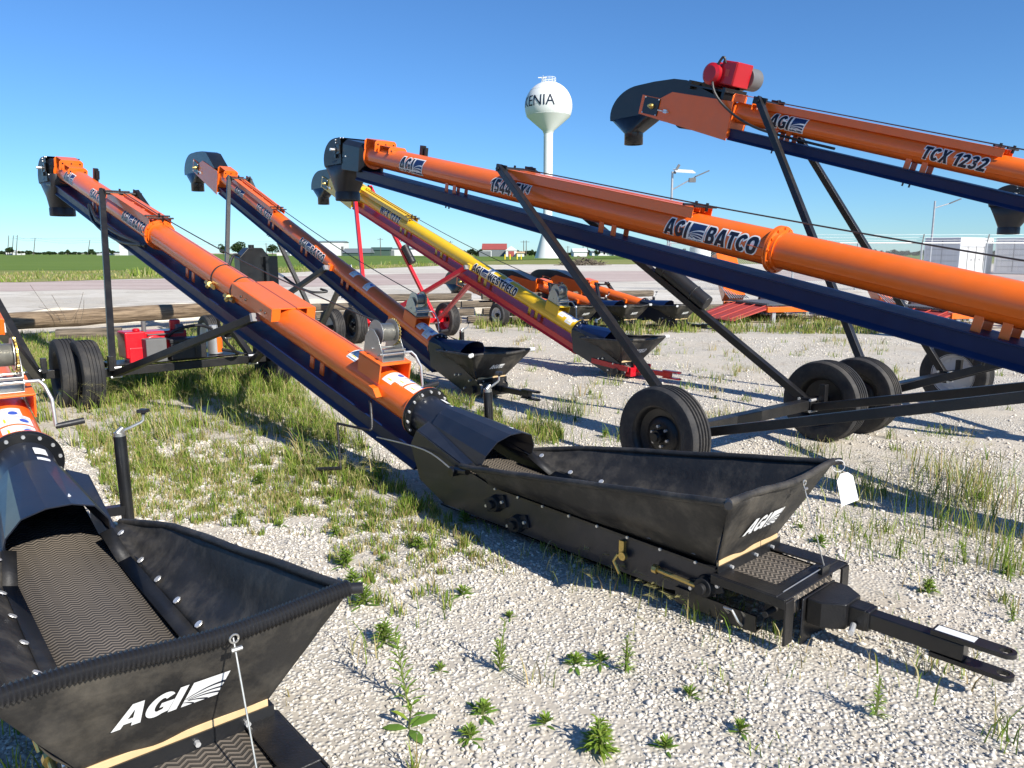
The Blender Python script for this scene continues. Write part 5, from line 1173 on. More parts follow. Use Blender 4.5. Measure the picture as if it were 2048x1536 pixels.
b.cyl((-rr * 0.8, 0, z0), (-rr * 0.8, 0, z0 + 2.0), 0.07, n=6); b.beam((-rr * 1.5, 0, z0 + 1.4), (-rr * 0.3, 0, z0 + 1.5), 0.1, 0.25)
b.build('railing', M['tower_white'], wt)
d_ = text_tris('KENIA', Rb * 0.62, bold=0.0, xs=0.92, cut=0.3); b = MB()
def on_globe(x, y, lift):
    az = R_(270 - 33) + x / Rb; el = (y + Rb * 0.12) / Rb; r = Rb + 0.09
    return V(r * math.cos(el) * math.cos(az), r * math.cos(el) * math.sin(az), zc + r * math.sin(el))
layer(b, d_, on_globe, 0); b.build('lettering', M['decal_blk'], tank, smooth=0)

# ------------------------------------------------------------------ far buildings
def shed(u0, u1, Y, hgt, roof_h, wall, roof, lab, name='shed', cat='building', rz=0.0, doors=(), depth=14, group=None, split=None, long_ridge=True):
    a = far(u0, Y); c = far(u1, Y); wd = (c - a).length; E_ = empty(name, (a + c) / 2 + V(0, 0, -0.1), rz); tag(E_, lab, cat, group)
    b = MB(); b.box((0, depth / 2, hgt / 2), (wd, depth, hgt)); b.build('wall', M[wall], E_, smooth=0)
    b = MB()
    if long_ridge: b.prism([(-0.4, hgt + 0.003), (depth + 0.4, hgt + 0.003), (depth / 2, hgt + roof_h)], (0, 0, 0), V(0, 1, 0), V(0, 0, 1), V(wd + 0.8, 0, 0))
    else: b.prism([(-wd / 2 - 0.4, hgt + 0.003), (wd / 2 + 0.4, hgt + 0.003), (0, hgt + roof_h)], (0, depth / 2, 0), V(1, 0, 0), V(0, 0, 1), V(0, depth + 0.6, 0))
    b.build('roof', M[roof], E_, smooth=0)
    for (x, dw, dh, mt, nm) in doors:
        b = MB(); b.box((x * wd / 2, -0.06, dh / 2), (dw, 0.1, dh)); b.build(nm, M[mt], E_, smooth=0)
    return E_
shed(640, 692, 420, 7.3, 0.6, 'building_white', 'roof_grey', 'tall white mill building with a flat grey roof on the horizon', 'mill_building', doors=[(0.92, 1.2, 5, 'grey_box', 'door')])
shed(560, 642, 430, 2.2, 1.4, 'building_white', 'building_white', 'long low white shed left of the tall mill building', doors=[(-0.5, 3, 2, 'roof_grey', 'door')])
shed(690, 742, 380, 1.6, 2.2, 'green_roof', 'roof_grey', 'small dark shed with a grey roof right of the mill building', doors=[])
shed(744, 782, 400, 3.0, 1.5, 'green_roof', 'green_roof', 'dark green hip shed between the mill and the long white building')
shed(770, 852, 405, 3.6, 0.5, 'building_white', 'roof_grey', 'very long white building with a thin grey roof behind the red legs', doors=[(-0.6, 3, 3, 'roof_grey', 'door'), (0.1, 3, 3, 'roof_grey', 'door')])
shed(966, 1012, 330, 3.0, 2.6, 'building_white', 'roof_red', 'white barn with a long red roof left of the water tower', 'barn', doors=[(-0.8, 5, 2.4, 'roof_grey', 'door'), (0.35, 5.5, 2.6, 'roof_grey', 'door')])
shed(1012, 1033, 322, 2.6, 1.9, 'building_white', 'building_white', 'white gabled barn end with a red door left of the water tower', 'barn', doors=[(0, 2.4, 2.3, 'roof_red', 'door')], long_ridge=False)
shed(1034, 1048, 320, 1.5, 0.7, 'building_white', 'wood', 'little tan roofed shed at the end of the red roofed barn')
shed(258, 296, 470, 4.5, 2.5, 'roof_grey', 'building_white', 'grey farm shed with a white roof at the horizon on the left', 'farm_shed', doors=[(-0.95, 5, 7, 'building_white', 'silo_wall')])
shed(26, 38, 520, 2.2, 1.2, 'building_white', 'building_white', 'tiny white house among the trees at the far left horizon', 'house')
shed(205, 262, 480, 1.0, 0.5, 'building_white', 'building_white', 'low pale roofline along the field left of the grey farm shed')
shed(1146, 1172, 330, 2.0, 1.6, 'building_white', 'building_white', 'low white roofed shed just right of the water tower base')
shed(1182, 1262, 420, 1.8, 0.8, 'building_white', 'roof_grey', 'distant pale sheds under the navy trough right of the water tower')
st = empty('storage_tank', far(1395, 120)); tag(st, 'white round storage tank beyond the fence under the orange tube', 'tank')
b = MB(); b.lathe((0, 0, 0), (0, 0, 1), [(1.6, 0), (1.6, 2.5), (0.2, 2.9), (0, 2.9)], 32); b.build('tank_shell', M['tower_white'], st)

# ------------------------------------------------------------------ poles
def pole(u, Y, top_v, lab, arms=1, lean=0.0, group='utility poles on the horizon'):
    h = zat(top_v, Y); E_ = empty('utility_pole', far(u, Y)); tag(E_, lab, 'pole', group)
    b = MB(); b.cyl((0, 0, -0.2), (lean, 0, h), 0.0004 * Y + 0.06, 0.0003 * Y + 0.04, n=8); b.build('post', M['pole_wood'], E_)
    for k in range(arms):
        b = MB(); b.beam((lean - 1.4, 0, h - 0.6 - k * 1.6), (lean + 1.4, 0, h - 0.6 - k * 1.6), 0.16, 0.16); b.build('crossarm', M['pole_wood'], E_)
    return V(0, 0, 0) + far(u, Y) + V(lean, 0, h)
tops = []
for (u, Y, tv, lab) in ((29, 520, 471, 'leftmost leaning pole of three at the far left horizon'), (38, 520, 471, 'middle leaning pole of three at the far left horizon'), (46, 520, 470, 'rightmost leaning pole of three at the far left horizon'), (80, 500, 476, 'single thin pole between the three left poles and the black leg'), (187, 480, 480, 'single thin pole just left of the black leg')):
    tops.append(pole(u, Y, tv, lab, 0, 2.2))
pole(765, 380, 476, 'power pole standing before the long white building'); pole(820, 420, 484, 'shorter power pole beyond the long white building')
pole(1047, 330, 481, 'left one of two power poles near the red roofed barn'); pole(1052, 335, 481, 'right one of two power poles near the red roofed barn')
pole(1164, 420, 487, 'power pole just right of the water tower base'); pole(1173, 420, 487, 'second power pole right of the water tower base'); pole(540, 460, 486, 'power pole above the white shed left of the mill'); pole(903, 430, 482, 'power pole above the tree line left of the barn'); pole(1134, 460, 492, 'short power pole close to the right flank of the water tower')
b = MB()
for p, q in ((tops[3], tops[4]), (tops[1], tops[3]), (tops[4], V(-100, 470, 9))):
    for dz in (0, -1.3): b.sweep([p.lerp(q, t / 12) - V(0, 0, 1.2 * math.sin(math.pi * t / 12) - dz * 1.0) for t in range(13)], 0.05, 4)
b.sweep([V(-260, 520, 11.2), tops[0] - V(0, 0, 2.2)], 0.05, 4)
tag(b.build('power_line', M['cable']), 'thin power lines strung between the poles on the left horizon', 'power line')

# ------------------------------------------------------------------ trees
def leaf_cloud(c, r, n, size, rng, base=(0.035, 0.065, 0.018), lobes=9):
    c = np.array(c, float); r = np.array(r, float)
    lob = rng.normal(0, 1, (lobes, 3)); lob /= np.linalg.norm(lob, axis=1)[:, None]; lob = lob * rng.uniform(0.25, 0.75, (lobes, 1)); lob[:, 2] *= 0.8
    ls = rng.uniform(0.28, 0.5, lobes); w_ = rng.integers(0, lobes, n)
    d = rng.normal(0, 1, (n, 3)); d /= np.linalg.norm(d, axis=1)[:, None]
    p = c + (lob[w_] + d * (ls[w_] * rng.uniform(0.55, 1.0, n) ** 0.6)[:, None]) * r
    a = rng.normal(0, 1, (n, 3)); a /= np.linalg.norm(a, axis=1)[:, None]; bb = np.cross(a, rng.normal(0, 1, (n, 3))); bb /= np.linalg.norm(bb, axis=1)[:, None]
    s = size * rng.uniform(0.6, 1.4, (n, 1))
    vs = np.stack([p - a * s, p + bb * s * 0.7, p + a * s, p - bb * s * 0.7], 1).reshape(-1, 3); fs = np.arange(4 * n).reshape(n, 4)
    col = np.array(base) * (rng.uniform(0.6, 1.5, n) * rng.uniform(0.8, 1.2, lobes)[w_])[:, None]
    return vs, fs, np.repeat(col, 4, 0)
def tree(u, Y, top_v, wpx, lab, seed, base=(0.04, 0.07, 0.022)):
    rng = np.random.default_rng(seed); k = Y / 1538; h = CAM_H + (505 - top_v) * k; wd = wpx * k
    E_ = empty('tree', far(u, Y)); tag(E_, lab, 'tree', 'trees on the horizon')
    b = MB(); tr = max(0.15, wd * 0.035); b.cyl((0, 0, -0.2), (0, 0, h * 0.55), tr, tr * 0.5, n=8)
    for q in range(4):
        t = q * 1.6 + seed; b.cyl((0, 0, h * (0.25 + 0.06 * q)), (math.cos(t) * wd * 0.28, math.sin(t) * wd * 0.28, h * 0.65), tr * 0.45, tr * 0.15, n=6)
    b.build('trunk', M['pole_wood'], E_)
    vs, fs, col = leaf_cloud((0, 0, h * 0.56), (wd * 0.52, wd * 0.45, h * 0.46), 1500, max(0.22, wd * 0.035), rng, base)
    np_mesh('crown', vs, fs, M['leaf'], E_, col)
TREES = [(33, 515, 493, 22, 'rounded dark tree by the three leaning poles, far left'), (56, 500, 503 - 2, 14, 'low bushy tree right of the three leaning poles'), (72, 500, 499, 16, 'round low tree under the single thin pole'), (112, 500, 501, 22, 'spreading low tree between the single pole and a slim tree'), (149, 490, 499, 8, 'slim upright tree left of the black leg'), (196, 480, 497, 17, 'tree hard against the left edge of the black leg'), (226, 480, 494, 15, 'pale tree right of the black leg'), (236, 478, 498, 15, 'darker tree beside the pale tree right of the black leg'), (265, 500, 488, 18, 'round tree above the grey farm shed'),
         (455, 330, 488, 22, 'tree just left of the thin grey leg behind the long orange tube'), (486, 330, 485, 44, 'broad tree behind the black oil tank'), (531, 440, 496, 12, 'small tree left of the round tree beside the sloping leg'), (552, 400, 487, 28, 'round tree beside the sloping black leg left of the mill'), (990, 345, 496, 12, 'tree behind the red roof of the barn'), (1015, 345, 496, 13, 'rounded tree above the white gabled barn end'), (1062, 360, 499, 18, 'tree left of the water tower base'), (1192, 420, 500, 14, 'small tree right of the water tower shed'), (1222, 420, 499, 16, 'small tree under the navy trough')]
for i, (u, Y, tv, wp, lab) in enumerate(TREES): tree(u, Y, tv, wp, lab, 100 + i)
rng = np.random.default_rng(77); V_, F_, C_ = [], [], []; off = 0
for (u0, u1, Y, tv) in ((-60, 60, 540, 501), (860, 985, 380, 498.5), (985, 1075, 390, 500), (1120, 1290, 470, 502), (1290, 1480, 300, 501), (690, 860, 520, 501.5), (60, 300, 620, 503.3), (1480, 2100, 420, 501.5)):
    u = u0
    while u < u1:
        k = Y / 1538; h = CAM_H + (505 - tv) * k + rng.uniform(-0.6, 0.6); p = far(u, Y)
        v, f, c = leaf_cloud((p.x, p.y, h * 0.5), (7 * k, 4, h * 0.62), 260, 0.42, rng, (0.030, 0.052, 0.020), 5); V_.append(v); F_.append(f + off); C_.append(c); off += len(v); u += 8
tag(np_mesh('far_woodland', np.concatenate(V_), np.concatenate(F_), M['leaf'], None, np.concatenate(C_)), kind='stuff')

# ------------------------------------------------------------------ lamp posts, fence, containers, bollards, debris
def lamp(u, Y, top_v, solar, lab):
    k = Y / 1538; h = zat(top_v, Y); E_ = empty('lamp_post', far(u, Y)); tag(E_, lab, 'lamp post', 'solar lamp posts along the fence')
    b = MB(); b.cyl((0, 0, 0), (0.0, 0, h), 0.075, 0.06, n=12); b.build('post', M['galv'], E_)
    b = MB(); b.cyl((0, 0, h - 0.95 if solar else h - 0.45), (1.25 if solar else 0.95, -0.1, h - 0.25 if solar else h - 0.15), 0.035, n=8); b.build('arm', M['galv'], E_)
    b = MB(); a = V(1.25 if solar else 0.95, -0.1, h - 0.25 if solar else h - 0.15); b.beam(a - V(0.05, 0, 0.02), a + V(0.65, -0.05, 0.28), 0.22, 0.06); b.build('lamp_head', M['grey_box'], E_, bevel=0.01)
    if solar:
        b = MB(); b.frame_box((0.62, 0, h + 0.02), V(0.52, 0, -0.03), V(0, 0.36, 0.10), V(0, -0.005, 0.02)); b.build('solar_panel', M['building_white'], E_)
        b = MB(); b.beam((0.1, 0, h - 0.1), (0.35, 0, h + 0.35), 0.1, 0.12); b.box((1.05, -0.05, h - 0.45), (0.35, 0.2, 0.22)); b.build('lamp_battery', M['grey_box'], E_)
lamp(1335, 42, 343, True, 'lamp post with a solar panel rising behind the big orange tube'); lamp(1849, 52, 402, False, 'plain lamp post with an angled head beside the white containers')
# chain-link fence
fm, n, l, bs = newmat('chain_link')
tc = n.new('ShaderNodeTexCoord'); sx = n.new('ShaderNodeSeparateXYZ'); l.new(tc.outputs['Object'], sx.inputs[0])
def mth(op, a, b_=None):
    q = n.new('ShaderNodeMath'); q.operation = op
    for i, t in enumerate((a, b_)):
        if t is None: continue
        if isinstance(t, (int, float)): q.inputs[i].default_value = t
        else: l.new(t, q.inputs[i])
    return q.outputs[0]
xx = mth('MULTIPLY', sx.outputs[0], 1 / 0.10); zz = mth('MULTIPLY', sx.outputs[2], 1 / 0.10)
d1 = mth('PINGPONG', mth('ADD', xx, zz), 0.5); d2 = mth('PINGPONG', mth('SUBTRACT', xx, zz), 0.5)
wire = mth('LESS_THAN', mth('MINIMUM', d1, d2), 0.055)
bs.inputs['Base Color'].default_value = (0.38, 0.39, 0.40, 1); bs.inputs['Metallic'].default_value = 0.5; bs.inputs['Roughness'].default_value = 0.5
l.new(wire, bs.inputs['Alpha'])
fe = empty('chain_link_fence', (7.1, 35.6, 0), R_(-2)); tag(fe, 'chain link fence topped with barbed wire across the right background', 'fence')
FL = 26.0; sp_ = 2.85
b = MB(); b.box((FL / 2, 0, 0.02 + 1.04), (FL, 0.004, 2.06)); b.build('fence_mesh', fm, fe, smooth=0)
b = MB(); b.cyl((0, 0.02, 2.12), (FL, 0.02, 2.12), 0.026, n=8); b.build('top_rail', M['galv'], fe)
k = 0.0
while k <= FL:
    b = MB(); b.cyl((k, 0.03, 0), (k, 0.03, 2.14), 0.045, n=10); po = b.build('fence_post', M['galv'], fe)
    b = MB(); b.beam((k, 0.03, 2.12), (k - 0.12, -0.32, 2.50), 0.05, 0.02); b.build('barb_arm', M['galv'], po); k += sp_
b = MB()
for q in range(3):
    yq, zq = -0.08 - 0.11 * q, 2.24 + 0.12 * q; b.sweep([(k2, yq, zq + 0.01 * math.sin(k2 * 3)) for k2 in np.arange(-0.1, FL, 0.5)], 0.006, 5)
    for k2 in np.arange(0.1, FL, 0.15): b.beam((k2, yq - 0.012, zq - 0.018), (k2 + 0.01, yq + 0.012, zq + 0.018), 0.004, 0.004)
b.build('barbed_wire', M['galv'], fe)
# shipping containers
def container(p, rz, lab):
    E_ = empty('shipping_container', p, rz); tag(E_, lab, 'container', 'white shipping containers behind the fence')
    Lc, Wc, Hc = 6.06, 2.6, 2.75                       # x = length, door end at -x
    b = MB(); b.box((0, 0, Hc / 2 + 0.08), (Lc - 0.1, Wc - 0.12, Hc - 0.14)); b.build('shell', M['container'], E_, smooth=0)
    for s in (-1, 1):
        b = MB(); ys = []
        n_ = int(Lc / 0.26)
        for i in range(n_): x0 = -Lc / 2 + 0.15 + i * (Lc - 0.3) / n_; b.frame_box((x0 + 0.08, s * (Wc / 2 - 0.045), Hc / 2 + 0.08), V(0.055, 0, 0), V(0, 0.015, 0), V(0, 0, Hc / 2 - 0.16))
        if s > 0: b.build('corrugation', M['container'], E_, smooth=0)
    b = MB()
    for sx_ in (-1, 1):
        for sy in (-1, 1): b.box((sx_ * (Lc / 2 - 0.06), sy * (Wc / 2 - 0.06), Hc / 2 + 0.06), (0.14, 0.14, Hc))
    for sy in (-1, 1):
        for zz_ in (0.13, Hc + 0.0): b.box((0, sy * (Wc / 2 - 0.05), zz_), (Lc - 0.27, 0.12, 0.14))
    for sx_ in (-1, 1):
        for zz_ in (0.131, Hc + 0.001): b.box((sx_ * (Lc / 2 - 0.05), 0, zz_), (0.12, Wc - 0.27, 0.14))
    b.build('frame', M['container'], E_, smooth=0)
    b = MB()
    for q in (-0.86, -0.36, 0.36, 0.86): b.cyl((-Lc / 2 - 0.02, q, 0.2), (-Lc / 2 - 0.02, q, Hc - 0.05), 0.022, n=8); b.box((-Lc / 2 - 0.025, q, Hc - 0.30), (0.04, 0.05, 0.28))
    b.build('door_bars', M['building_white'], E_)
    b = MB(); b.box((-Lc / 2 + 0.005, 0, Hc / 2), (0.02, 0.03, Hc - 0.3))
    for zz_ in (0.6, 1.05, 1.5, 1.95): b.box((-Lc / 2 - 0.001, 0, zz_), (0.01, Wc - 0.35, 0.03))
    b.build('end_door_seams', M['grey_box'], E_, smooth=0)
    b = MB()
    for q in (-1.5, 0.0, 1.5): b.box((q, -Wc / 2 + 0.035, Hc / 2 - 0.15), (0.035, 0.03, Hc - 0.85))
    b.box((0, -Wc / 2 + 0.035, Hc - 0.62), (Lc - 0.4, 0.03, 0.025))
    for q in (-0.8, -0.1, 0.7, 1.6): b.box((q, -Wc / 2 + 0.02, 1.15), (0.05, 0.05, 0.16))
    b.build('side_door_seams', M['grey_box'], E_, smooth=0)
# door end faces left of the camera, long side faces the sun
container(at(1950, 549) + V(-0.75, 1.2, 0), R_(38), 'white shipping container with shaded ribbed end, left of the two behind the fence')
container(at(1950, 549) + V(5.25, 1.9, 0), R_(38), 'white shipping container cut by the right edge of the view behind the fence')
bl = None
for i, u in enumerate((1010, 1020, 1034, 1042)):
    b = MB(); p = far(u, 190); b.cyl(p + V(0, 0, 0), p + V(0, 0, 1.15), 0.14, n=10); b.lathe(p + V(0, 0, 1.15), (0, 0, 1), [(0.14, 0), (0.10, 0.09), (0, 0.13)], 10)
    tag(b.build('bollard', M['warn_yellow']), ['yellow bollard farthest left of four below the red roofed barn', 'second yellow bollard from the left below the barn', 'third yellow bollard below the barn, left one of the right pair', 'rightmost yellow bollard below the barn'][i], 'bollard', 'yellow bollards in the verge')
b = MB(); rnd = random.Random(5); p0 = far(1162, 104)
for i in range(150):
    t = rnd.uniform(0, 6.28); r = rnd.random() ** 0.6 * 3.2; c = p0 + V(r * math.cos(t), r * math.sin(t) * 0.6, max(0.05, 1.15 * (1 - r / 3.4)) * rnd.uniform(0.4, 1.0)); e = V(rnd.uniform(-1, 1), rnd.uniform(-1, 1), rnd.uniform(-0.5, 0.7)).normalized() * rnd.uniform(0.3, 1.2)
    b.beam(c - e, c + e, rnd.uniform(0.03, 0.09), rnd.uniform(0.03, 0.09))
tag(b.build('brush_pile', M['tie'], smooth=0), 'grey heap of brushwood on the gravel edge right of the water tower', 'brush pile')

# ------------------------------------------------------------------ loose stones
def in_poly(px, py, poly):
    ins = np.zeros(len(px), bool); j = len(poly) - 1
    for i in range(len(poly)):
        xi, yi = poly[i]; xj, yj = poly[j]
        c = ((yi > py) != (yj > py)) & (px < (xj - xi) * (py - yi) / (yj - yi + 1e-12) + xi); ins ^= c; j = i
    return ins
def vnoise(x, y, s, seed):
    """cheap value noise in [0, 1]"""
    r = np.random.default_rng(seed); G_ = r.random((64, 64)); fx = x * s; fy = y * s; ix = np.floor(fx).astype(int); iy = np.floor(fy).astype(int); tx = fx - ix; ty = fy - iy
    tx = tx * tx * (3 - 2 * tx); ty = ty * ty * (3 - 2 * ty)
    g = lambda a, b_: G_[a % 64, b_ % 64]
    return (g(ix, iy) * (1 - tx) + g(ix + 1, iy) * tx) * (1 - ty) + (g(ix, iy + 1) * (1 - tx) + g(ix + 1, iy + 1) * tx) * ty
def gz(x, y): return np.array([ground_z(a, b_) for a, b_ in zip(x, y)])
def view_points(n, y0, y1, rng, power=1.0):
    y = y0 + (y1 - y0) * rng.random(n) ** power; x = (rng.random(n) * 2 - 1) * (y * 0.70 + 0.5); return x, y
ph = (1 + 5 ** 0.5) / 2
ICO_V = np.array([(-1, ph, 0), (1, ph, 0), (-1, -ph, 0), (1, -ph, 0), (0, -1, ph), (0, 1, ph), (0, -1, -ph), (0, 1, -ph), (ph, 0, -1), (ph, 0, 1), (-ph, 0, -1), (-ph, 0, 1)]) / math.sqrt(1 + ph * ph)
ICO_F = np.array([(0, 11, 5), (0, 5, 1), (0, 1, 7), (0, 7, 10), (0, 10, 11), (1, 5, 9), (5, 11, 4), (11, 10, 2), (10, 7, 6), (7, 1, 8), (3, 9, 4), (3, 4, 2), (3, 2, 6), (3, 6, 8), (3, 8, 9), (4, 9, 5), (2, 4, 11), (6, 2, 10), (8, 6, 7), (9, 8, 1)])
OCT_V = np.array([(1, 0, 0), (-1, 0, 0), (0, 1, 0), (0, -1, 0), (0, 0, 1), (0, 0, -1)], float)
OCT_F = np.array([(0, 2, 4), (2, 1, 4), (1, 3, 4), (3, 0, 4), (2, 0, 5), (1, 2, 5), (3, 1, 5), (0, 3, 5)])
def stones(name, x, y, size, base_v, base_f, rng):
    n = len(x); m = len(base_v)
    v = base_v[None] * rng.uniform(0.55, 1.40, (n, m, 1)); v = v * (size[:, None] * np.stack([rng.uniform(0.8, 1.35, n), rng.uniform(0.65, 1.0, n), rng.uniform(0.45, 0.8, n)], 1))[:, None, :]
    a = rng.uniform(0, 6.28, n); t = rng.normal(0, 0.35, n); ca, sa, ct, st = np.cos(a), np.sin(a), np.cos(t), np.sin(t)
    X = v[..., 0] * ct[:, None] - v[..., 2] * st[:, None]; Z = v[..., 0] * st[:, None] + v[..., 2] * ct[:, None]; Y = v[..., 1]
    out = np.stack([X * ca[:, None] - Y * sa[:, None] + x[:, None], X * sa[:, None] + Y * ca[:, None] + y[:, None], Z + (gz(x, y) + size * rng.uniform(0.0, 0.35, n))[:, None]], -1).reshape(-1, 3)
    f = (base_f[None] + (np.arange(n) * m)[:, None, None]).reshape(-1, 3)
    g = rng.beta(2.0, 1.5, n) * 0.50 + 0.32; warm = rng.uniform(0, 1, n)
    col = np.stack([g, g * (0.955 - 0.05 * warm), g * (0.88 - 0.13 * warm)], 1)
    return tag(np_mesh(name, out, f, M['stone'], None, np.repeat(col, m, 0)), kind='stuff')
rng = np.random.default_rng(5)
x, y = view_points(120000, 1.7, 6.8, rng, 0.62)
keep = vnoise(x, y, 0.8, 3) + 0.7 * vnoise(x, y, 2.7, 4) + rng.uniform(-0.22, 0.22, len(x)) > 0.76
x, y = x[keep], y[keep]; stones('loose_gravel', x, y, np.minimum(rng.lognormal(math.log(0.0052), 0.50, len(x)), 0.0155), ICO_V, ICO_F, rng)
x, y = view_points(56000, 6.3, 15.5, rng, 0.75)
keep = (vnoise(x, y, 0.6, 8) + 0.5 * vnoise(x, y, 2.3, 9) + rng.uniform(-0.25, 0.25, len(x)) > 0.60) & (x > -3.0 + (y - 6) * 0.02)
x, y = x[keep], y[keep]; stones('coarse_gravel', x, y, np.minimum(rng.lognormal(math.log(0.0088), 0.45, len(x)), 0.022), OCT_V, OCT_F, rng)

# ------------------------------------------------------------------ grass
def blades(px, py, hgt, wid, col, rng, bend=0.5, lean_dir=None, head=None):
    n = len(px); a = rng.uniform(0, 6.28, n) if lean_dir is None else rng.normal(lean_dir, 0.7, n); b_ = rng.uniform(0.1, 1.0, n) * bend
    z0 = gz(px, py) - 0.005; ca, sa = np.cos(a), np.sin(a); wx, wy = -sa, ca
    tw = rng.uniform(0, 6.28, n); wx, wy = np.cos(tw), np.sin(tw)
    V_ = np.zeros((n, 7, 3)); prof = ((0.0, 1.0, 0), (0.42, 0.85, 0.18), (0.78, 0.5, 0.55))
    for k, (t, w_, o) in enumerate(prof):
        cx = px + ca * hgt * b_ * o; cy = py + sa * hgt * b_ * o; cz = z0 + hgt * (t - 0.12 * b_ * o)
        for s, j in ((-1, 2 * k), (1, 2 * k + 1)): V_[:, j, 0] = cx + s * wx * wid * w_ / 2; V_[:, j, 1] = cy + s * wy * wid * w_ / 2; V_[:, j, 2] = cz
    V_[:, 6, 0] = px + ca * hgt * b_; V_[:, 6, 1] = py + sa * hgt * b_; V_[:, 6, 2] = z0 + hgt * (1 - 0.30 * b_)
    tri = np.array([(0, 1, 3), (0, 3, 2), (2, 3, 5), (2, 5, 4), (4, 5, 6)])
    F_ = (tri[None] + (np.arange(n) * 7)[:, None, None]).reshape(-1, 3)
    return V_.reshape(-1, 3), F_, np.repeat(col, 7, 0)
def gpoly(pts): return [(at(u, v).x, at(u, v).y) for u, v in pts]
Z_DENSE = gpoly([(-160, 690), (240, 692), (470, 668), (560, 735), (640, 815), (760, 920), (850, 1000), (760, 985), (640, 945), (520, 925), (400, 965), (250, 1010), (150, 900), (-160, 860)])
Z_MID = gpoly([(150, 860), (400, 935), (600, 900), (860, 1000), (900, 1060), (700, 1040), (600, 1030), (540, 1060), (360, 1050), (230, 1030)])
Z_LUSH = gpoly([(60, 735), (110, 810), (250, 830), (420, 800), (560, 850), (660, 900), (700, 890), (600, 800), (520, 742), (400, 730), (240, 735)])
Z_FRINGE = gpoly([(230, 980), (500, 960), (800, 980), (900, 1040), (1000, 1120), (1100, 1230), (1000, 1330), (760, 1340), (680, 1180), (500, 1080), (300, 1060)])
Z_C = gpoly([(800, 735), (880, 790), (960, 815), (1120, 850), (1130, 890), (900, 890), (820, 820)])
Z_BACK = gpoly([(905, 650), (1010, 640), (1400, 625), (1700, 640), (1960, 655), (1900, 672), (1600, 668), (1400, 668), (1240, 672), (1130, 672), (1000, 668), (920, 664)])
Z_LOG = gpoly([(-160, 672), (300, 668), (470, 640), (560, 662), (560, 735), (240, 735), (-160, 735)])
def grass_colors(n, rng, dry):
    g = np.array([(0.15, 0.25, 0.030), (0.22, 0.31, 0.045), (0.31, 0.35, 0.075)])[rng.integers(0, 3, n)]; d = np.array([(0.50, 0.42, 0.18), (0.42, 0.32, 0.15), (0.55, 0.49, 0.26)])[rng.integers(0, 3, n)]
    m = (rng.random(n) < dry)[:, None]; return np.where(m, d, g) * rng.uniform(0.65, 1.3, (n, 1))
rng = np.random.default_rng(31); GV, GF, GC = [], [], []; off = 0
def add_grass(px, py, hm, wid, dry, bend=0.6, lean=None):
    global off
    n = len(px); h = hm * rng.uniform(0.45, 1.25, n); v, f, c = blades(px, py, h, wid * rng.uniform(0.6, 1.3, n), grass_colors(n, rng, dry), rng, bend, lean)
    GV.append(v); GF.append(f + off); GC.append(c); off += len(v)
def zone(poly, n, thr, hm, wid, dry, seed, sc=1.3, bend=0.6, lean=None, clump=0.0):
    xs = [p[0] for p in poly]; ys = [p[1] for p in poly]
    px = rng.uniform(min(xs), max(xs), n); py = rng.uniform(min(ys), max(ys), n)
    if clump:
        nc = max(40, n // 26); cx = rng.uniform(min(xs), max(xs), nc); cy = rng.uniform(min(ys), max(ys), nc); w_ = rng.integers(0, nc, n)
        r = rng.random(n) ** 0.7 * clump * rng.uniform(0.5, 1.4, nc)[w_]; t = rng.uniform(0, 6.28, n); px = cx[w_] + r * np.cos(t); py = cy[w_] + r * np.sin(t)
    k = in_poly(px, py, poly) & (vnoise(px, py, sc, seed) * 0.65 + vnoise(px, py, sc * 3.3, seed + 1) * 0.35 > thr); add_grass(px[k], py[k], hm, wid, dry, bend, lean)
zone(Z_DENSE, 120000, 0.36, 0.065, 0.006, 0.50, 1, bend=0.9, clump=0.07)
zone(Z_DENSE, 70000, 0.40, 0.12, 0.007, 0.35, 2, 1.2, bend=0.9, clump=0.09)
zone(Z_DENSE, 22000, 0.52, 0.26, 0.008, 0.25, 2, 1.0, 0.8, 2.6, clump=0.12)
zone(Z_LUSH, 60000, 0.34, 0.16, 0.008, 0.25, 19, 1.0, 0.8, clump=0.12)
zone(Z_LUSH, 9000, 0.40, 0.30, 0.009, 0.15, 20, 1.0, 0.7, clump=0.08)
zone(Z_MID, 52000, 0.44, 0.05, 0.006, 0.50, 5, 1.6, clump=0.08)
zone(Z_MID, 16000, 0.47, 0.10, 0.007, 0.2, 6, 1.2, clump=0.05)
zone(Z_FRINGE, 26000, 0.55, 0.045, 0.006, 0.5, 16, 1.5, clump=0.06)
zone(Z_FRINGE, 7000, 0.55, 0.085, 0.007, 0.25, 17, 1.5, clump=0.05)
zone(Z_C, 30000, 0.36, 0.13, 0.008, 0.3, 7, clump=0.09)
zone(Z_BACK, 34000, 0.42, 0.13, 0.014, 0.5, 9, 0.7, clump=0.2)
zone(Z_BACK, 12000, 0.50, 0.30, 0.014, 0.25, 10, 0.7, clump=0.18)
zone(Z_LOG, 36000, 0.28, 0.14, 0.012, 0.25, 11, 0.9)
Z_VERGE = [(-60, 39), (-28, 44.5), (-22, 54), (-19, 66), (-8, 104), (-12, 116), (-26, 84), (-38, 66), (-60, 58)]
zone(Z_VERGE, 60000, 0.40, 0.22, 0.05, 0.45, 14, 0.25, clump=0.8)
zone(Z_VERGE, 9000, 0.55, 0.65, 0.08, 0.1, 15, 0.2, clump=0.7)
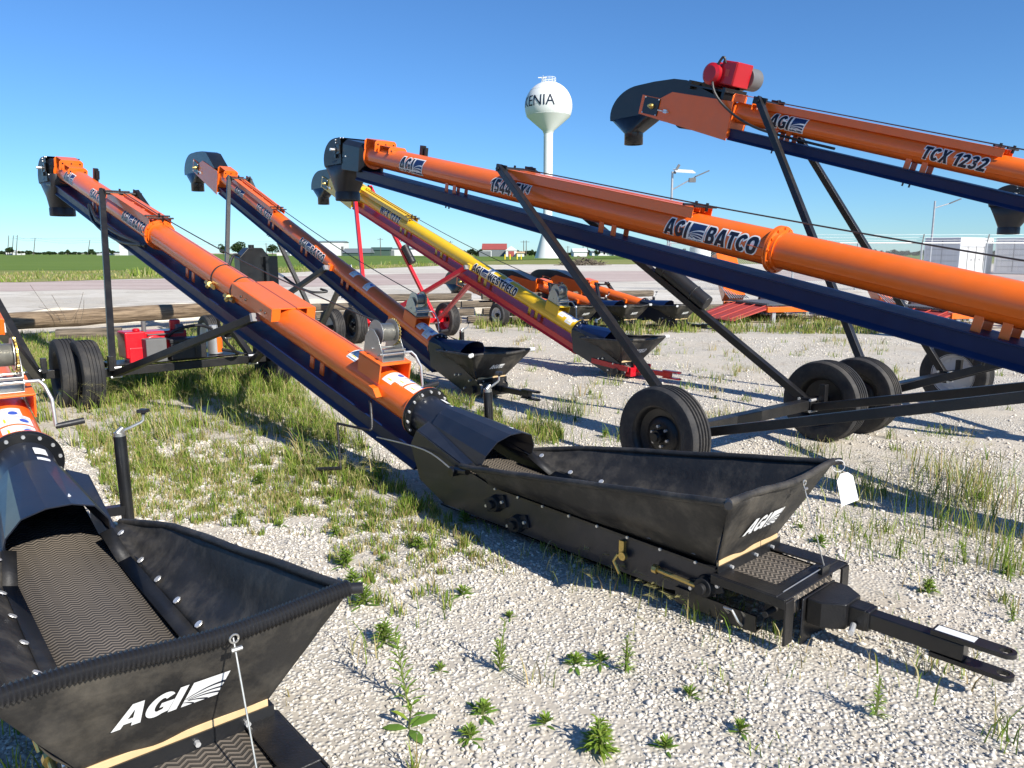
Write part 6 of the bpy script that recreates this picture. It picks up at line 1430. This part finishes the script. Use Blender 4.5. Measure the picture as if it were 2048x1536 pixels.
# scattered tufts on the open gravel
nt = 620; tx, ty = view_points(nt, 2.0, 15.0, rng, 0.8)
for i in range(nt):
    if tx[i] < -2.2 and ty[i] > 5: continue
    dens = float(vnoise(np.array([tx[i]]), np.array([ty[i]]), 0.45, 41)[0])
    if dens + rng.uniform(-0.25, 0.25) < 0.42: continue
    n = int(rng.integers(5, 26)); r = rng.uniform(0.02, 0.09); add_grass(tx[i] + rng.normal(0, r, n), ty[i] + rng.normal(0, r, n), float(rng.uniform(0.05, 0.17)), 0.0045 + 0.0004 * ty[i], float(rng.choice([0.1, 0.35, 0.8])), 0.7)
# right-hand weedy edge and the shaded foot of the middle hopper
for (u, v, spread, cnt, hm, dry) in ((1715, 985, 0.16, 150, 0.20, 0.3), (1915, 965, 0.22, 220, 0.24, 0.5), (1760, 1075, 0.24, 420, 0.08, 0.15), (2000, 1080, 0.2, 200, 0.22, 0.35), (1850, 1010, 0.18, 120, 0.22, 0.5), (1960, 1010, 0.15, 120, 0.26, 0.45), (1420, 1245, 0.10, 70, 0.12, 0.3), (1180, 1150, 0.10, 60, 0.11, 0.3), (1560, 1290, 0.10, 50, 0.09, 0.4), (1300, 1170, 0.12, 70, 0.13, 0.3), (1110, 1120, 0.10, 60, 0.12, 0.25), (1000, 1060, 0.10, 60, 0.10, 0.2), (1870, 1340, 0.12, 90, 0.12, 0.5), (1620, 905, 0.14, 120, 0.13, 0.3), (1490, 740, 0.2, 140, 0.10, 0.6), (1700, 690, 0.3, 160, 0.12, 0.6), (1060, 880, 0.22, 260, 0.20, 0.45), (1140, 830, 0.15, 160, 0.22, 0.2), (1420, 850, 0.16, 120, 0.16, 0.2), (1260, 880, 0.12, 90, 0.18, 0.2), (1880, 870, 0.12, 150, 0.05, 0.1), (980, 860, 0.15, 160, 0.16, 0.25), (100, 1510, 0.12, 90, 0.10, 0.1), (2030, 1140, 0.1, 110, 0.2, 0.25)):
    p = at(u, v); add_grass(p.x + rng.normal(0, spread, cnt), p.y + rng.normal(0, spread, cnt), hm, 0.006, dry, 0.6)
tag(np_mesh('grass', np.concatenate(GV), np.concatenate(GF), M['leaf'], None, np.concatenate(GC)), kind='stuff')
# foxtail barley: feathery pale heads nodding on thin stalks
GV, GF, GC = [], [], []; off = 0
for (u, v, cnt, sp) in ((175, 825, 30, 0.20), (320, 790, 46, 0.30), (360, 760, 26, 0.28), (430, 800, 24, 0.26), (255, 850, 20, 0.25), (560, 850, 18, 0.26), (640, 885, 20, 0.24), (500, 880, 14, 0.24), (600, 980, 12, 0.16), (690, 940, 16, 0.18), (1235, 1195, 14, 0.14), (1160, 1150, 8, 0.10), (1330, 1215, 14, 0.10), (1440, 1235, 18, 0.07), (1900, 960, 16, 0.2), (1720, 1000, 12, 0.14), (720, 1000, 10, 0.10)):
    p = at(u, v)
    for i in range(cnt):
        x0, y0 = p.x + rng.normal(0, sp), p.y + rng.normal(0, sp); h = rng.uniform(0.16, 0.36) if v < 1100 else rng.uniform(0.09, 0.17); L_ = h * 0.42; a = rng.normal(0.2, 0.6)
        st, sf, sc_ = blades(np.array([x0]), np.array([y0]), np.array([h]), np.array([0.004]), np.array([(0.22, 0.24, 0.07)]), rng, 0.3, a); GV.append(st); GF.append(sf + off); GC.append(sc_); off += len(st)
        tip = st[6]; nb = 26; t = rng.random(nb); d0 = np.array([math.cos(a), math.sin(a), 0.12]); b0 = tip + d0 * (t * L_)[:, None] - np.array([0, 0, 1]) * ((t ** 2) * L_ * 0.5)[:, None]; aw = (d0 + rng.normal(0, 0.33, (nb, 3))) * (L_ * rng.uniform(0.30, 0.55, (nb, 1))); w_ = np.cross(aw, [0, 0, 1]); w_ /= np.linalg.norm(w_, axis=1)[:, None] + 1e-9; w_ *= 0.0012
        vs = np.stack([b0 - w_, b0 + w_, b0 + aw], 1).reshape(-1, 3); fs = np.arange(3 * nb).reshape(nb, 3); cc = np.array((0.50, 0.46, 0.20)) * rng.uniform(0.75, 1.25, (nb, 1)); GV.append(vs); GF.append(fs + off); GC.append(np.repeat(cc, 3, 0)); off += len(vs)
tag(np_mesh('foxtail_grass', np.concatenate(GV), np.concatenate(GF), M['leaf'], None, np.concatenate(GC)), kind='stuff')

# ------------------------------------------------------------------ single weeds on the gravel
def weed_mesh(seed, h, n_leaf, leaf_len, leaf_w, droop=0.3, stems=1, rosette=0):
    r = np.random.default_rng(seed); V_, F_, C_ = [], [], []; o = 0
    def ad(vs, fs, c):
        nonlocal o, F_
        V_.append(np.array(vs)); F_ += [tuple(i + o for i in f) for f in fs]; C_.append(np.tile(c, (len(vs), 1))); o += len(vs)
    for s in range(stems):
        la = r.uniform(0, 6.28); lean = r.uniform(0.05, 0.30) * (1 if s else 0.5); hh = h * (1 if s == 0 else r.uniform(0.5, 0.9)); tip = np.array([math.cos(la) * lean * hh, math.sin(la) * lean * hh, hh])
        for k in range(4):
            a, b_ = tip * k / 4, tip * (k + 1) / 4; w_ = 0.004 * (1 - k / 6)
            ad([a + (w_, 0, 0), a + (-w_ / 2, w_, 0), a + (-w_ / 2, -w_, 0), b_ + (w_, 0, 0), b_ + (-w_ / 2, w_, 0), b_ + (-w_ / 2, -w_, 0)], [(0, 1, 4), (0, 4, 3), (1, 2, 5), (1, 5, 4), (2, 0, 3), (2, 3, 5)], (0.22, 0.27, 0.08))
        for k in range(n_leaf):
            t = (k + 0.5) / n_leaf; t = t ** 0.9; p = tip * t; a = k * 2.4 + r.uniform(-0.4, 0.4); ll = leaf_len * (1.1 - 0.55 * t) * r.uniform(0.7, 1.2); up = r.uniform(0.35, 0.9) + 0.5 * t; d = np.array([math.cos(a), math.sin(a), up]); d /= np.linalg.norm(d); sd = np.array([-math.sin(a), math.cos(a), 0]) * leaf_w * r.uniform(0.7, 1.2)
            q = [p]; 
            for e in (0.35, 0.7, 1.0): q.append(p + d * ll * e - np.array([0, 0, droop * ll * e * e]))
            col = np.array((0.16, 0.28, 0.045)) * r.uniform(0.7, 1.3) + np.array((0.10, 0.07, 0)) * r.random()
            up_ = np.array([0, 0, leaf_w * 0.25]); ad([q[0], q[1] - sd + up_, q[1], q[1] + sd + up_, q[2] - sd * 0.8 + up_, q[2], q[2] + sd * 0.8 + up_, q[3]], [(0, 2, 1), (0, 3, 2), (1, 2, 5), (1, 5, 4), (2, 3, 6), (2, 6, 5), (4, 5, 7), (5, 6, 7)], col)
    for k in range(rosette):
        a = k * 6.28 / rosette + r.uniform(-0.3, 0.3); ll = leaf_len * 1.4 * r.uniform(0.7, 1.2); d = np.array([math.cos(a), math.sin(a), 0.30]); sd = np.array([-math.sin(a), math.cos(a), 0]) * leaf_w * 1.5; q = [np.zeros(3) + d * ll * e - np.array([0, 0, 0.24 * ll * e * e]) for e in (0.05, 0.4, 0.75, 1.0)]
        ad([q[0], q[1] - sd, q[1], q[1] + sd, q[2] - sd * .9, q[2], q[2] + sd * .9, q[3]], [(0, 2, 1), (0, 3, 2), (1, 2, 5), (1, 5, 4), (2, 3, 6), (2, 6, 5), (4, 5, 7), (5, 6, 7)], np.array((0.15, 0.27, 0.045)) * r.uniform(0.8, 1.3))
    me = bpy.data.meshes.new('weed'); me.from_pydata([tuple(v) for v in np.concatenate(V_)], [], F_); a = me.color_attributes.new('tint', 'FLOAT_COLOR', 'POINT'); c = np.ones((o, 4), np.float32); c[:, :3] = np.concatenate(C_); a.data.foreach_set('color', c.ravel()); me.materials.append(M['leaf']); return me
def weed(me, u, v, sc, rz, lab, group='leafy weeds growing through the gravel'):
    o = bpy.data.objects.new('weed', me); COL.objects.link(o); p = at(u, v); o.location = (p.x, p.y, ground_z(p.x, p.y)); o.scale = (sc, sc, sc); o.rotation_euler = (0, 0, rz); tag(o, lab, 'weed', group)
W_TALL = weed_mesh(1, 0.30, 60, 0.075, 0.0045, 0.25); W_BUSH = weed_mesh(2, 0.10, 22, 0.070, 0.0042, 0.35, 5, 4); W_LOW = weed_mesh(3, 0.045, 10, 0.055, 0.0045, 0.3, 4, 6); W_SLIM = weed_mesh(4, 0.20, 24, 0.045, 0.0035, 0.2, 3); W_BROAD = weed_mesh(5, 0.10, 6, 0.085, 0.013, 0.3, 1, 3)
W_BUSH2 = weed_mesh(12, 0.08, 15, 0.060, 0.0038, 0.5, 7, 0); W_LOW2 = weed_mesh(13, 0.035, 7, 0.050, 0.0040, 0.15, 6, 3); W_SLIM2 = weed_mesh(14, 0.16, 14, 0.055, 0.0030, 0.5, 4)
weed(W_TALL, 815, 1408, 1.0, 0.4, 'tallest weed in the front gravel, a narrow-leaved upright stem right of the near hopper', None)
weed(W_BROAD, 818, 1460, 1.0, 0.9, 'broad-leaved weed right in front of the tallest weed', None)
weed(W_BUSH2, 1200, 1510, 1.5, 0.3, 'bushy weed at the bottom edge, centre of the photo', None)
rnd = random.Random(9)
spots = [(672, 1075, 0), (735, 1062, 1), (838, 1105, 0), (520, 970, 0), (660, 1010, 1), (600, 1030, 0), (705, 1185, 0), (728, 1215, 0), (690, 1140, 0), (770, 1290, 0), (765, 1130, 1), (925, 1195, 1), (1020, 1240, 1), (880, 1345, 1), (1000, 1345, 3), (965, 1430, 1), (1150, 1335, 1), (1200, 1330, 1), (1200, 1490, 0), (930, 1050, 0), (880, 990, 0), (1000, 1040, 3), (1215, 1120, 3), (1330, 1100, 3), (1855, 1190, 0), (1640, 1090, 1), (2015, 1150, 0), (1930, 1130, 3), (1880, 1060, 3), (1770, 990, 0), (1960, 1000, 0), (1990, 1040, 3), (1710, 1010, 3), (1870, 990, 3), (1250, 880, 0), (1210, 875, 0), (1320, 860, 0), (1150, 845, 0), (1430, 800, 1), (1360, 790, 0), (1060, 800, 1), (1180, 790, 0), (1800, 1120, 3), (1600, 1060, 1), (1895, 1320, 0), (2025, 1250, 3), (1480, 1470, 1), (1750, 1440, 3), (1380, 1400, 1), (1090, 1450, 1), (560, 1055, 1), (480, 1040, 0), (700, 1000, 0), (590, 950, 0), (350, 690, 0), (420, 740, 3), (560, 800, 3), (620, 860, 0), (130, 700, 0), (90, 760, 0), (300, 750, 0), (520, 760, 0), (1250, 1350, 3), (940, 1480, 1), (1330, 1500, 1)]
KIND = {0: (W_BUSH, 'bushy leafy weed growing in the pale gravel'), 1: (W_LOW, 'small flat leafy weed growing in the pale gravel'), 3: (W_SLIM, 'slim upright weed growing in the pale gravel')}
for (u, v, k) in spots:
    me, lab = KIND[k]; me = rnd.choice([me, {0: W_BUSH2, 1: W_LOW2, 3: W_SLIM2}[k]]); weed(me, u, v, rnd.uniform(0.75, 1.2), rnd.uniform(0, 6.28), lab)
# dead stalks behind the brown log
b = MB()
for (u, v, du, dv) in ((100, 640, -60, -75), (110, 635, -30, -55), (115, 632, 25, -60), (95, 640, -45, -30), (140, 630, 5, -45)):
    p = at(u, 700) + V(-1.0, 2.2, 0.3); b.sweep([p, p + V(du * 0.006, 0.1, 0.25), p + V(du * 0.011, 0.1, -dv * 0.010)], 0.004, 5)
tag(b.build('dry_stalks', M['tie']), 'bare dry weed stalks rising behind the brown log at the left', 'weed')
